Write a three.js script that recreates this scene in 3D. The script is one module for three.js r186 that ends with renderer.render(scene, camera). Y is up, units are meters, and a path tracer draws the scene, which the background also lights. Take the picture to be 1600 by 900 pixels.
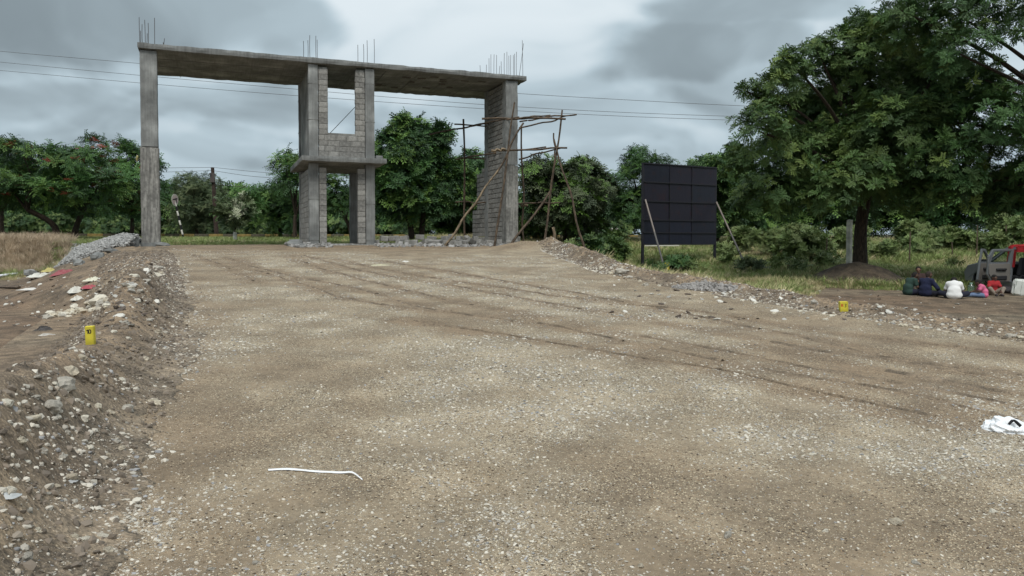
import * as THREE from 'three';
import { FontLoader } from 'three/addons/loaders/FontLoader.js';
import { TextGeometry } from 'three/addons/geometries/TextGeometry.js';
import { mergeGeometries, mergeVertices, toCreasedNormals } from 'three/addons/utils/BufferGeometryUtils.js';

// ---------------------------------------------------------------- camera, sky, sun, exposure
// plan axes: u = along the gate (world x), v = along the road towards the gate (world -z), y up
const scene = new THREE.Scene();
const YAW = THREE.MathUtils.degToRad(21.3), FPX = 1155, PYC = 413, PITCH = Math.atan(38 / FPX), EYE = 1.6;
const SA = Math.sin(YAW), CA = Math.cos(YAW);
const camera = new THREE.PerspectiveCamera(2 * Math.atan(450 / FPX) * 180 / Math.PI, 16 / 9, 0.1, 900);
camera.position.set(0, EYE, 0);
camera.rotation.order = 'YXZ';
camera.rotation.set(-PITCH, -YAW, 0);
camera.setViewOffset(1600, 900, 0, 37, 1600, 900);
camera.updateMatrixWorld();
scene.add(camera);

// ---- noise
function rng(seed) { let a = seed >>> 0; return () => { a = (a + 0x6D2B79F5) >>> 0; let t = a; t = Math.imul(t ^ (t >>> 15), t | 1); t ^= t + Math.imul(t ^ (t >>> 7), t | 61); return ((t ^ (t >>> 14)) >>> 0) / 4294967296; }; }
function h3(x, y, z) { let n = Math.imul(x, 374761393) + Math.imul(y, 668265263) + Math.imul(z, 2147483647 ^ 1274126177); n = Math.imul(n ^ (n >>> 13), 1274126177); n = Math.imul(n ^ (n >>> 16), 2246822519); return ((n ^ (n >>> 15)) >>> 0) / 4294967296; }
const fade = t => t * t * (3 - 2 * t), lerp = (a, b, t) => a + (b - a) * t, clamp = (x, a = 0, b = 1) => x < a ? a : x > b ? b : x;
const sstep = (a, b, x) => fade(clamp((x - a) / (b - a)));
function noise3(x, y, z) { const X = Math.floor(x), Y = Math.floor(y), Z = Math.floor(z), fx = fade(x - X), fy = fade(y - Y), fz = fade(z - Z);
  const f = k => lerp(lerp(h3(X, Y, k), h3(X + 1, Y, k), fx), lerp(h3(X, Y + 1, k), h3(X + 1, Y + 1, k), fx), fy); return lerp(f(Z), f(Z + 1), fz); }
function noise2(x, y, k = 0) { const X = Math.floor(x), Y = Math.floor(y), fx = fade(x - X), fy = fade(y - Y);
  return lerp(lerp(h3(X, Y, k), h3(X + 1, Y, k), fx), lerp(h3(X, Y + 1, k), h3(X + 1, Y + 1, k), fx), fy); }
function fbm2(x, y, o = 4, k = 0) { let s = 0, a = 0.5, t = 0; for (let i = 0; i < o; i++) { s += a * noise2(x, y, k + i * 17); t += a; a *= 0.5; x = x * 2.03 + 11.3; y = y * 2.03 + 5.7; } return s / t; }
function fbm3(x, y, z, o = 4) { let s = 0, a = 0.5, t = 0; for (let i = 0; i < o; i++) { s += a * noise3(x, y, z); t += a; a *= 0.5; x = x * 2.03 + 3.1; y = y * 2.03 + 7.7; z = z * 2.03 + 1.9; } return s / t; }
function pnoise(x, y, p, k) { const X = Math.floor(x), Y = Math.floor(y), fx = fade(x - X), fy = fade(y - Y), m = q => ((q % p) + p) % p;
  return lerp(lerp(h3(m(X), m(Y), k), h3(m(X + 1), m(Y), k), fx), lerp(h3(m(X), m(Y + 1), k), h3(m(X + 1), m(Y + 1), k), fx), fy); }
function pfbm(x, y, p, o, k) { let s = 0, a = 0.5, t = 0; for (let i = 0; i < o; i++) { s += a * pnoise(x, y, p, k + i * 13); t += a; a *= 0.55; x *= 2; y *= 2; p *= 2; } return s / t; }
const table = (T, x) => { if (x <= T[0][0]) return T[0][1]; for (let i = 1; i < T.length; i++) if (x <= T[i][0]) return lerp(T[i - 1][1], T[i][1], (x - T[i - 1][0]) / (T[i][0] - T[i - 1][0])); return T[T.length - 1][1]; };

// ---- pixel directions of the photograph (1600 x 900)
function ray(px, py) { const x = (px - 800) / FPX, yy = -(py - PYC) / FPX, cp = Math.cos(PITCH), sp = Math.sin(PITCH), z = cp + yy * sp, y = yy * cp - sp;
  return { u: x * CA + z * SA, y, v: -x * SA + z * CA }; }
function at(px, py, Z) { const r = ray(px, py), t = Z / (r.u * SA + r.v * CA); return new THREE.Vector3(r.u * t, EYE + r.y * t, -r.v * t); }   // at depth Z
function onV(px, py, v) { const r = ray(px, py), t = v / r.v; return new THREE.Vector3(r.u * t, EYE + r.y * t, -v); }                             // on the plane of the gate

// ---- overcast sky: broken stratocumulus all round
const DARK = [];
{
  const add = (px, py, wx, wy, a) => { const r = ray(px, py), l = Math.hypot(r.u, r.y, r.v); DARK.push([Math.atan2(-r.v, r.u), Math.asin(r.y / l), wx / FPX, wy / FPX, a]); };
  add(150, 30, 260, 55, 0.8); add(400, 30, 110, 42, 0.75); add(60, 60, 120, 40, 0.5); add(420, 175, 200, 26, 0.42); add(330, 230, 150, 20, 0.3); add(620, 215, 90, 24, 0.35); add(1050, 85, 110, 34, 0.62); add(1160, 70, 90, 26, 0.5); add(1180, 10, 160, 26, 0.5); add(910, 185, 150, 36, 0.42); add(1050, 190, 120, 24, 0.35); add(60, 175, 120, 26, 0.35);
  const r = rng(91);
  for (let i = 0; i < 110; i++) { const az = -Math.PI + r() * 2 * Math.PI, el = 0.1 + r() * 1.2; const d = Math.atan2(Math.sin(az - Math.atan2(-CA, SA)), Math.cos(az - Math.atan2(-CA, SA))); if (Math.abs(d) < 0.66 && el < 0.42) continue; DARK.push([az, el, (0.1 + r() * 0.2) / Math.max(0.3, Math.cos(el)), 0.03 + r() * 0.09 * (0.5 + el), 0.3 + r() * 0.6]); }
}
const SKYW = 2048, SKYH = 1024, skyData = new Float32Array(SKYW * SKYH * 4);
for (let j = 0; j < SKYH; j++) {
  const el = ((j + 0.5) / SKYH - 0.5) * Math.PI, ce = Math.cos(el), se = Math.sin(el), row = DARK.filter(d => Math.abs(el - d[1]) < d[3] * 2.4 + 0.05);
  for (let i = 0; i < SKYW; i++) {
    const o = (j * SKYW + i) * 4; let R = 0.5, G = 0.55, B = 0.6;
    if (el > -0.02) {
      const az = ((i + 0.5) / SKYW - 0.5) * 2 * Math.PI, k = 1 / (Math.max(se, 0) + 0.36), dx = ce * Math.cos(az) * k, dz = ce * Math.sin(az) * k;
      const wx = fbm2(dx * 1.7 + 4, dz * 1.7, 3, 3) - 0.5, wz = fbm2(dx * 1.7, dz * 1.7 + 9, 3, 5) - 0.5;
      const n = fbm2(dx * 2.1 + wx * 1.3 + 20, dz * 2.1 + wz * 1.3 + 7, 6, 31), n2 = fbm2(dx * 5 + wx * 3, dz * 5 + wz * 3, 6, 77);
      let dark = 0;
      const wa = (fbm2(dx * 3.2 + 40, dz * 3.2, 4, 51) - 0.5) * 0.34, we = (fbm2(dx * 3.2, dz * 3.2 + 40, 4, 53) - 0.5) * 0.13;
      for (const [a, e, sx, sy, amt] of row) { let da = az - a + wa * 0.5; if (da > Math.PI) da -= 2 * Math.PI; if (da < -Math.PI) da += 2 * Math.PI; const de = el - e + we * 0.55; if (Math.abs(de) > sy * 2.4 || Math.abs(da) > sx * 2.4) continue; const q = (da / sx) ** 2 + (de / sy) ** 2; dark = Math.max(dark, amt * (1 - sstep(0.6, 1.7, q + (n2 - 0.5) * 2.2))); }
      const bil = 1 - Math.abs(2 * fbm2(dx * 3.1 + wx * 2 + 60, dz * 3.1 + wz * 2, 5, 131) - 1);
      let b = 0.345 + (n - 0.5) * 0.6 + (n2 - 0.5) * 0.6 + bil * 0.22;
      b = (0.455 + 0.115 * Math.tanh((b - 0.5) / 0.17)) * (1 - 0.46 * dark) * (0.7 + 1.15 * se);
      const sat = clamp((0.66 - b) * 0.8 + 0.1, 0.1, 0.3);
      R = b * (1 - sat * 0.72); G = b * (1 - sat * 0.12); B = b * (1 + sat * 0.24);
    }
    skyData[o] = R; skyData[o + 1] = G; skyData[o + 2] = B; skyData[o + 3] = 1;
  }
}
const sky = new THREE.DataTexture(skyData, SKYW, SKYH, THREE.RGBAFormat, THREE.FloatType);
sky.mapping = THREE.EquirectangularReflectionMapping; sky.magFilter = THREE.LinearFilter; sky.minFilter = THREE.LinearFilter; sky.needsUpdate = true;
scene.background = sky; scene.environment = sky;

const sun = new THREE.DirectionalLight(new THREE.Color(1, 0.96, 0.9), 1.5);
sun.position.set(-14, 60, 22); sun.target.position.set(5, 0, -20); sun.castShadow = true; sun.shadow.radius = 40;
Object.assign(sun.shadow.camera, { left: -60, right: 60, top: 60, bottom: -60, near: 1, far: 200 });
scene.add(sun, sun.target);
const renderer = new THREE.WebGLRenderer({ antialias: true });
renderer.toneMapping = THREE.LinearToneMapping; renderer.toneMappingExposure = 1.46; renderer.shadowMap.enabled = true;

// ---------------------------------------------------------------- helpers
const taken = {};
function numbered(n) { const k = taken[n] = (taken[n] ?? -1) + 1; return k ? n + '_' + String(k).padStart(3, '0') : n; }
function mesh(name, geo, mat, parent) { const m = new THREE.Mesh(geo, mat); m.name = name; m.castShadow = m.receiveShadow = true; if (parent) parent.add(m); return m; }
function tag(o, label, category, group) { o.userData.label = label; o.userData.category = category; if (group) o.userData.group = group; return o; }
function thing(name, label, category, pos = [0, 0, 0], turn = 0, group) { const g = new THREE.Group(); g.name = numbered(name); g.position.set(...pos); g.rotation.y = turn; tag(g, label, category, group); scene.add(g); return g; }
function single(name, geo, mat, label, category, group) { const m = mesh(numbered(name), geo, mat); tag(m, label, category, group); scene.add(m); return m; }
function structure(name, geo, mat) { const m = mesh(numbered(name), geo, mat); m.userData.kind = 'structure'; scene.add(m); return m; }
function dup(o, label) { const c = o.clone(); c.name = numbered(o.name.replace(/_\d{3}$/, '')); c.userData = { ...o.userData }; if (label) c.userData.label = label; scene.add(c); return c; }
const V3 = (x, y, z) => new THREE.Vector3(x, y, z);

function texture(n, f, srgb = true) {               // f(x, y) gives [r, g, b] or one number, 0..1
  const d = new Uint8Array(n * n * 4);
  for (let y = 0, o = 0; y < n; y++) for (let x = 0; x < n; x++, o += 4) { const c = f(x, y); const a = typeof c === 'number'; d[o] = 255 * clamp(a ? c : c[0]); d[o + 1] = 255 * clamp(a ? c : c[1]); d[o + 2] = 255 * clamp(a ? c : c[2]); d[o + 3] = 255; }
  const t = new THREE.DataTexture(d, n, n); t.wrapS = t.wrapT = THREE.RepeatWrapping; t.magFilter = THREE.LinearFilter; t.minFilter = THREE.LinearMipmapLinearFilter; t.generateMipmaps = true; if (srgb) t.colorSpace = THREE.SRGBColorSpace; t.needsUpdate = true; return t;
}
const mix3 = (a, b, t) => [lerp(a[0], b[0], t), lerp(a[1], b[1], t), lerp(a[2], b[2], t)];
// uv in metres from the dominant axis of each face
function boxUV(g, tile = 1, ou = 0, ov = 0) {
  if (g.index) g = g.toNonIndexed();
  const p = g.attributes.position, uv = new Float32Array(p.count * 2), a = V3(), b = V3(), c = V3(), n = V3();
  for (let i = 0; i < p.count; i += 3) {
    a.fromBufferAttribute(p, i); b.fromBufferAttribute(p, i + 1); c.fromBufferAttribute(p, i + 2);
    n.copy(b).sub(a).cross(c.clone().sub(a)); const x = Math.abs(n.x), y = Math.abs(n.y), z = Math.abs(n.z);
    [a, b, c].forEach((q, k) => { let s, t; if (y > x && y > z) { s = q.x; t = q.z; } else if (x > z) { s = q.z; t = q.y; } else { s = q.x; t = q.y; } uv[(i + k) * 2] = s / tile + ou; uv[(i + k) * 2 + 1] = t / tile + ov; });
  }
  g.setAttribute('uv', new THREE.BufferAttribute(uv, 2)); return g;
}
// a box with chamfered, slightly uneven edges and faces; centre given
function roughBox(w, h, d, { amp = 0.008, step = 0.2, cham = 0.012, tile = 2, at: c = [0, 0, 0], seed = 0, freq = 3 } = {}) {
  const g0 = new THREE.BoxGeometry(w, h, d, Math.max(2, Math.round(w / step)), Math.max(2, Math.round(h / step)), Math.max(2, Math.round(d / step)));
  g0.deleteAttribute('uv'); g0.deleteAttribute('normal');
  const g = mergeVertices(g0, 1e-4), p = g.attributes.position;
  for (let i = 0; i < p.count; i++) {
    let x = p.getX(i), y = p.getY(i), z = p.getZ(i);
    const ex = Math.abs(Math.abs(x) - w / 2) < 1e-4, ey = Math.abs(Math.abs(y) - h / 2) < 1e-4, ez = Math.abs(Math.abs(z) - d / 2) < 1e-4, e = ex + ey + ez;
    if (e >= 2) { const k = cham * (0.4 + 1.4 * noise3(x * 9 + seed, y * 9, z * 9)); if (ex) x -= Math.sign(x) * k; if (ey) y -= Math.sign(y) * k; if (ez) z -= Math.sign(z) * k; }
    const q = [x * freq + seed, y * freq + 3.3, z * freq + 8.1];
    if (ex) x += Math.sign(x) * amp * (fbm3(q[0], q[1], q[2], 2) - 0.5) * 2; if (ey) y += Math.sign(y) * amp * (fbm3(q[0] + 9, q[1], q[2], 2) - 0.5) * 2; if (ez) z += Math.sign(z) * amp * (fbm3(q[0], q[1] + 9, q[2], 2) - 0.5) * 2;
    p.setXYZ(i, x + c[0], y + c[1], z + c[2]);
  }
  return boxUV(toCreasedNormals(g, 0.5), tile, seed * 0.37, seed * 0.71);
}
// a cheap chamfered block (44 triangles)
function chamBox(w, h, d, c = 0.01) {
  const s = new THREE.Shape(); const x = w / 2, y = h / 2; s.moveTo(-x + c, -y); s.lineTo(x - c, -y); s.lineTo(x, -y + c); s.lineTo(x, y - c); s.lineTo(x - c, y); s.lineTo(-x + c, y); s.lineTo(-x, y - c); s.lineTo(-x, -y + c); s.closePath();
  const g = new THREE.ExtrudeGeometry(s, { depth: d - 2 * c, bevelEnabled: true, bevelSize: c * 0.99, bevelThickness: c, bevelOffset: -c * 0.99, bevelSegments: 1 }); g.translate(0, 0, -d / 2 + c);
  return boxUV(toCreasedNormals(g, 0.5));
}
// tapered, bent tube through points
function limb(pts, r0, r1, radial = 7, seg = 8, rough = 0, seed = 0) {
  const curve = pts.length > 2 ? new THREE.CatmullRomCurve3(pts) : new THREE.LineCurve3(pts[0], pts[1]);
  const pos = [], uv = [], idx = []; let ref = V3(0, 0, 1); const L = curve.getLength();
  for (let i = 0; i <= seg; i++) {
    const t = i / seg, c = curve.getPointAt(t), T = curve.getTangentAt(t); if (Math.abs(T.dot(ref)) > 0.95) ref = V3(1, 0, 0);
    const N = ref.clone().sub(T.clone().multiplyScalar(ref.dot(T))).normalize(), B = T.clone().cross(N), r = lerp(r0, r1, t);
    for (let k = 0; k <= radial; k++) { const a = k / radial * Math.PI * 2, kk = k % radial, rr = r * (1 + rough * (noise3(i * 0.7 + seed, kk * 1.3, seed * 3.1) - 0.5) * 2); const d = N.clone().multiplyScalar(Math.cos(a) * rr).addScaledVector(B, Math.sin(a) * rr).add(c); pos.push(d.x, d.y, d.z); uv.push(k / radial * Math.PI * 2 * r0, t * L); }
  }
  for (let i = 0; i < seg; i++) for (let k = 0; k < radial; k++) { const a = i * (radial + 1) + k, b = a + radial + 1; idx.push(a, a + 1, b, b, a + 1, b + 1); }
  for (const [i, fl] of [[0, 1], [seg, 0]]) { const c = curve.getPointAt(i / seg), n = pos.length / 3; pos.push(c.x, c.y, c.z); uv.push(0, 0); for (let k = 0; k < radial; k++) { const a = i * (radial + 1) + k; fl ? idx.push(n, a + 1, a) : idx.push(n, a, a + 1); } }
  const g = new THREE.BufferGeometry(); g.setAttribute('position', new THREE.Float32BufferAttribute(pos, 3)); g.setAttribute('uv', new THREE.Float32BufferAttribute(uv, 2)); g.setIndex(idx); g.computeVertexNormals(); return g;
}
function stoneGeo(seed, flat = 0.7, det = 1, amp = 0.45) {
  const g0 = new THREE.IcosahedronGeometry(1, det); g0.deleteAttribute('uv'); g0.deleteAttribute('normal'); const g = mergeVertices(g0, 1e-4), p = g.attributes.position;
  for (let i = 0; i < p.count; i++) { const x = p.getX(i), y = p.getY(i), z = p.getZ(i), k = 1 + amp * (fbm3(x * 1.3 + seed * 7, y * 1.3, z * 1.3, 3) - 0.5) * 2; p.setXYZ(i, x * k * (1 + 0.25 * Math.sin(seed * 3)), y * k * flat, z * k); }
  return boxUV(toCreasedNormals(g, 0.35), 2.2, seed * 0.31, seed * 0.17);
}
function merged(list) { const gs = list.map(g => { const q = g.index ? g.toNonIndexed() : g.clone(); for (const k of Object.keys(q.attributes)) if (!['position', 'normal', 'uv'].includes(k)) q.deleteAttribute(k); if (!q.attributes.uv) q.setAttribute('uv', new THREE.BufferAttribute(new Float32Array(q.attributes.position.count * 2), 2)); if (!q.attributes.normal) q.computeVertexNormals(); return q; }); return mergeGeometries(gs); }
function bx(w, h, d, x = 0, y = 0, z = 0, rx = 0, ry = 0, rz = 0) { const g = new THREE.BoxGeometry(w, h, d); g.rotateX(rx); g.rotateY(ry); g.rotateZ(rz); g.translate(x, y, z); return g; }
const std = (o) => new THREE.MeshStandardMaterial({ roughness: 0.95, metalness: 0, ...o });
const lin = (r, g, b) => new THREE.Color().setRGB(r, g, b);
// ---------------------------------------------------------------- materials
const roadTones = (() => {
  const n = 2048, H = new Float32Array(n * n), C = new Float32Array(n * n * 3), r = rng(5);
  for (let y = 0; y < n; y++) for (let x = 0; x < n; x++) { const i = y * n + x, a = pfbm(x / 256, y / 256, 8, 5, 3), b = pfbm(x / 16, y / 16, 128, 3, 40), g = h3(x, y, 9); const t = 0.57 + (a - 0.5) * 0.2 + (b - 0.5) * 0.14 + (g - 0.5) * 0.1; C[i * 3] = t * 1.05; C[i * 3 + 1] = t * 0.985; C[i * 3 + 2] = t * 0.875; H[i] = 0.3 + (b - 0.5) * 0.3 + (a - 0.5) * 0.25 + (g - 0.5) * 0.08; }
  const put = (cx, cy, rad, el, ang, col, hgt) => { const R = Math.ceil(rad), ca = Math.cos(ang), sa = Math.sin(ang), ph = r() * 6; for (let dy = -R; dy <= R; dy++) for (let dx = -R; dx <= R; dx++) { const a = dx * ca + dy * sa, b = (-dx * sa + dy * ca) / el, q = Math.hypot(a, b) / (rad * (0.82 + 0.18 * Math.sin(3 * Math.atan2(b, a) + ph))); if (q > 1) continue; const x = (cx + dx + n) % n, y = (cy + dy + n) % n, i = y * n + x, j = 0.9 + 0.2 * h3(x, y, 2); C[i * 3] = col[0] * j; C[i * 3 + 1] = col[1] * j; C[i * 3 + 2] = col[2] * j; H[i] = Math.max(H[i], 0.35 + hgt * (1 - q * q * 0.7)); } };
  for (let k = 0; k < 150000; k++) { const s = 1.1 + Math.pow(r(), 2.4) * 5, w = r(); const L = 0.72 + r() * 0.24; const col = w < 0.72 ? [L * 1.04, L, L * 0.91] : w < 0.92 ? [L * 0.8, L * 0.72, L * 0.6] : [0.32, 0.27, 0.22]; const x = Math.floor(r() * n), y = Math.floor(r() * n); const dn = pfbm(x / 300, y / 300, 7, 3, 90); if (r() > dn * 1.7 - 0.25) continue; put(x, y, s, 0.6 + r() * 0.4, r() * 6.3, col, 0.1 + s * 0.08); }
  return { map: texture(n, (x, y) => { const i = (y * n + x) * 3; return [C[i], C[i + 1], C[i + 2]]; }), bump: texture(n, (x, y) => H[y * n + x], false) };
})();
const soilTones = (() => {
  const n = 1024;
  const f = (x, y) => pfbm(x / 128, y / 128, 8, 6, 11), g = (x, y) => pfbm(x / 8, y / 8, 128, 3, 61);
  return { map: texture(n, (x, y) => { const a = f(x, y), b = g(x, y), t = 0.5 + (a - 0.5) * 0.4 + (b - 0.5) * 0.34 + (h3(x, y, 4) - 0.5) * 0.1, w = h3(x >> 1, y >> 1, 8) > 0.985 ? 0.28 : 0; return [t * 1.0 + w, t * 0.965 + w, t * 0.9 + w]; }), bump: texture(n, (x, y) => f(x, y) * 0.6 + g(x, y) * 0.4, false) };
})();
const concTones = (() => {
  const n = 1024;
  const a = (x, y) => pfbm(x / 256, y / 256, 4, 6, 21), b = (x, y) => pfbm(x / 6, y / 24, 171, 2, 71), s = (x, y) => pfbm(x / 20, y / 340, 51, 3, 121);
  return {
    map: texture(n, (x, y) => { const t = 0.62 + (a(x, y) - 0.5) * 0.42 + (h3(x, y, 14) - 0.5) * 0.07 + (s(x, y) - 0.5) * 0.12 - (h3(x >> 2, y >> 2, 6) > 0.993 ? 0.12 : 0); return [t * 0.99, t * 0.99, t * 0.97]; }),
    stain: texture(n, (x, y) => { const q = s(x, y), k = sstep(0.36, 0.68, q + (a(x, y) - 0.5) * 0.7), t = 0.50 + 0.14 * k + (h3(x, y, 14) - 0.5) * 0.08 + (pfbm(x / 40, y / 40, 26, 3, 5) - 0.5) * 0.2; return [t, t * 0.98, t * 0.94]; }),
    bump: texture(n, (x, y) => a(x, y) * 0.5 + b(x, y) * 0.2 + h3(x, y, 3) * 0.12, false),
  };
})();
const blockTones = { map: texture(512, (x, y) => { const t = 0.60 + (pfbm(x / 64, y / 64, 8, 4, 33) - 0.5) * 0.26 + (h3(x, y, 24) - 0.5) * 0.16 - (h3(x >> 1, y >> 1, 26) > 0.975 ? 0.14 : 0); return [t, t * 0.99, t * 0.965]; }), bump: texture(512, (x, y) => h3(x >> 1, y >> 1, 5) * 0.6 + pfbm(x / 8, y / 8, 64, 2, 3) * 0.4, false) };
const rockTones = texture(512, (x, y) => { const t = 0.86 + (pfbm(x / 64, y / 64, 8, 5, 63) - 0.5) * 0.36 + (h3(x, y, 64) - 0.5) * 0.08; return [t, t * 0.985, t * 0.95]; });
const barkTones = { map: texture(512, (x, y) => { const t = 0.5 + (pfbm(x / 12, y / 64, 43, 4, 43) - 0.5) * 0.7; return [t, t * 0.93, t * 0.84]; }), bump: texture(512, (x, y) => pfbm(x / 12, y / 64, 43, 4, 43), false) };
const clothTones = { bump: texture(256, (x, y) => pfbm(x / 20, y / 20, 13, 4, 9), false) };
const panelTones = texture(512, (x, y) => { const a = pfbm(x / 64, y / 64, 8, 5, 53), b = pfbm(x / 10, y / 90, 51, 3, 57), k = sstep(0.5, 0.75, a); return mix3([0.115 + (b - 0.5) * 0.05, 0.125 + (b - 0.5) * 0.05, 0.175 + (b - 0.5) * 0.05], [0.21, 0.12, 0.13], k * 0.4); });

const M = {
  road: std({ map: roadTones.map, bumpMap: roadTones.bump, bumpScale: 0.016, vertexColors: true, color: lin(1, 1, 1) }),
  soil: std({ map: soilTones.map, bumpMap: soilTones.bump, bumpScale: 0.03, vertexColors: true }),
  track: std({ map: soilTones.map, bumpMap: soilTones.bump, bumpScale: 0.02, color: lin(0.76, 0.63, 0.5) }),
  concrete: std({ map: concTones.map, bumpMap: concTones.bump, bumpScale: 0.006, color: lin(0.63, 0.65, 0.66) }),
  concreteDark: std({ map: concTones.map, bumpMap: concTones.bump, bumpScale: 0.006, color: lin(0.58, 0.58, 0.57) }),
  stained: std({ map: concTones.stain, bumpMap: concTones.bump, bumpScale: 0.01, color: lin(0.76, 0.78, 0.79) }),
  mortar: std({ map: concTones.map, color: lin(0.52, 0.52, 0.51) }),
  blocks: [0.64, 0.71, 0.78, 0.85].map(k => std({ map: blockTones.map, bumpMap: blockTones.bump, bumpScale: 0.004, color: lin(k, k, k * 0.985) })),
  steel: std({ color: lin(0.1, 0.085, 0.08), roughness: 0.7, metalness: 0.4 }),
  bark: std({ map: barkTones.map, bumpMap: barkTones.bump, bumpScale: 0.03, color: lin(0.19, 0.155, 0.125) }),
  wood: std({ map: barkTones.map, bumpMap: barkTones.bump, bumpScale: 0.006, color: lin(0.4, 0.34, 0.29) }),
  woodPale: std({ map: barkTones.map, bumpMap: barkTones.bump, bumpScale: 0.004, color: lin(0.85, 0.76, 0.62) }),
  rocks: [[0.78, 0.73, 0.62], [0.66, 0.6, 0.5], [0.85, 0.82, 0.74], [0.56, 0.54, 0.5]].map(c => std({ map: rockTones, bumpMap: concTones.bump, bumpScale: 0.01, color: lin(...c) })),
  gravel: std({ color: lin(1, 1, 1), roughness: 0.95 }),
  greyRock: std({ map: concTones.map, color: lin(0.62, 0.63, 0.64) }),
  leaf: std({ color: lin(1, 1, 1), roughness: 0.62, side: THREE.DoubleSide }),
  panels: [[0.8, 0.85, 1], [1, 1, 1], [1, 0.8, 0.85], [0.75, 0.8, 0.85]].map(c => std({ map: panelTones, roughness: 0.5, metalness: 0.15, color: lin(...c) })),
  panelFrame: std({ color: lin(0.012, 0.012, 0.018), roughness: 0.6 }),
  galv: std({ color: lin(0.2, 0.17, 0.15), roughness: 0.6, metalness: 0.3 }),
  strut: std({ color: lin(0.1, 0.095, 0.09), roughness: 0.7 }),
  yellow: std({ map: rockTones, color: lin(0.66, 0.58, 0.06) }),
  white: std({ color: lin(0.8, 0.81, 0.82), roughness: 0.6, side: THREE.DoubleSide }),
  whitewash: std({ map: rockTones, color: lin(0.95, 0.95, 0.93) }),
};
// ---------------------------------------------------------------- terrain
const GV = 27.85, GY = 1.4;                                   // plane of the gate's front and level of its base
const depth = (u, v) => u * SA + v * CA;
const baseT = [[18, 0], [25, 0.12], [38, 0.36], [58, 1.7], [75, 2.0], [200, 3]];
const roadH = v => v < 0 ? 0 : v < GV ? GY * v / GV : v < 34 ? GY : lerp(GY, 1.75, clamp((v - 34) / 22));
const leftEdge = v => table([[0, -0.62], [4, -0.6], [8, -0.45], [12, -0.6], [18, -1.0], [23, -1.4], [27, -2.0]], v);
const rightEdge = v => table([[3, 9.6], [6.5, 9.35], [8.9, 8.75], [11.75, 8.6], [16, 8.6], [20, 9.6], [24, 10.6], [28, 11.4]], v);
const embL = v => table([[0, -1.2], [12, -1.3], [17, -1.45], [20, -1.9], [23, -2.6], [26, -3.2], [34, -3.3], [60, -34]], v);
const embR = v => table([[0, 10.1], [16, 9.8], [22, 11.4], [30, 12.2], [34, 12.4], [60, 22]], v);
const bermLh = v => table([[-2, 0.5], [3.5, 0.6], [4.6, 0.58], [5.5, 0.5], [6.5, 0.4], [7.5, 0.29], [8.5, 0.3], [9.3, 0.37], [10.2, 0.5], [11.2, 0.58], [12.6, 0.5], [15, 0.4], [17, 0.27], [20, 0.1], [23, 0]], v);
const bermRh = v => table([[2, 0.08], [6, 0.13], [9, 0.15], [13, 0.16], [17, 0.18], [20, 0.28], [23, 0.34], [25.5, 0.22], [27, 0]], v);
const smax = (a, b, k) => { const h = clamp(0.5 + 0.5 * (a - b) / k); return lerp(b, a, h) + k * h * (1 - h); };
function H(u, v) {
  const base = table(baseT, depth(u, v)) - 0.27 * sstep(9.5, 13, u) * (1 - sstep(28, 50, depth(u, v))) + (fbm2(u * 0.12, v * 0.12, 3, 7) - 0.5) * 0.22 * sstep(12, 30, Math.abs(depth(u, v)));
  const d = Math.max(embL(v) - u, u - embR(v), 0);
  let h = smax(roadH(v) - d * (u < 4 ? lerp(0.8, 0.36, sstep(15.5, 21, v)) : 0.8), base, 0.12);
  const nL = fbm2(u * 0.9, v * 0.55, 3, 19), cl = leftEdge(v) - 0.6;
  const ql = (u - cl) / (u > cl ? 0.36 : 0.42); h += bermLh(v) * (0.8 + 0.36 * nL) * Math.exp(-ql * ql);
  const cr = rightEdge(v) + 0.5, qr = (u - cr) / (u < cr ? 0.32 : 0.4); h += bermRh(v) * (0.7 + 0.7 * nL) * Math.exp(-qr * qr);
  const onBerm = clamp(Math.exp(-ql * ql) + Math.exp(-qr * qr));
  h += onBerm * ((fbm2(u * 3.1, v * 3.1, 4, 23) - 0.5) * 0.15 + (fbm2(u * 11, v * 11, 2, 29) - 0.5) * 0.05);
  h += 0.3 * Math.exp(-(((u - 10.4) / 1.1) ** 2) - ((v - 25.2) / 0.9) ** 2);                                // spoil in front of the block pillar
  h += (fbm2(u * 0.7, v * 0.7, 4, 3) - 0.5) * 0.05 + (fbm2(u * 5, v * 5, 2, 13) - 0.5) * 0.012;
  return h;
}
function hit(px, py, far = 160) { const r = ray(px, py); let t = 2, p = t; for (; t < far; p = t, t *= 1.006) if (EYE + r.y * t < H(r.u * t, r.v * t)) break; let a = p, b = t; for (let i = 0; i < 20; i++) { const m = (a + b) / 2; EYE + r.y * m < H(r.u * m, r.v * m) ? b = m : a = m; } return V3(r.u * b, H(r.u * b, r.v * b), -r.v * b); }
// sampled copy of the terrain for the many loose stones
const HG = { u0: -5, v0: -4, s: 0.1, nu: 190, nv: 320, d: null };
HG.d = new Float32Array(HG.nu * HG.nv); for (let j = 0; j < HG.nv; j++) for (let i = 0; i < HG.nu; i++) HG.d[j * HG.nu + i] = H(HG.u0 + i * HG.s, HG.v0 + j * HG.s);
function Hq(u, v) { const x = (u - HG.u0) / HG.s, y = (v - HG.v0) / HG.s, i = Math.floor(x), j = Math.floor(y); if (i < 0 || j < 0 || i + 1 >= HG.nu || j + 1 >= HG.nv) return H(u, v); const a = x - i, b = y - j, o = j * HG.nu + i; return lerp(lerp(HG.d[o], HG.d[o + 1], a), lerp(HG.d[o + HG.nu], HG.d[o + HG.nu + 1], a), b); }
const ground = (u, v) => V3(u, H(u, v), -v);
const atGround = (px, Z) => { const r = ray(px, 375), t = Z / (r.u * SA + r.v * CA); return ground(r.u * t, r.v * t); };

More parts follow.
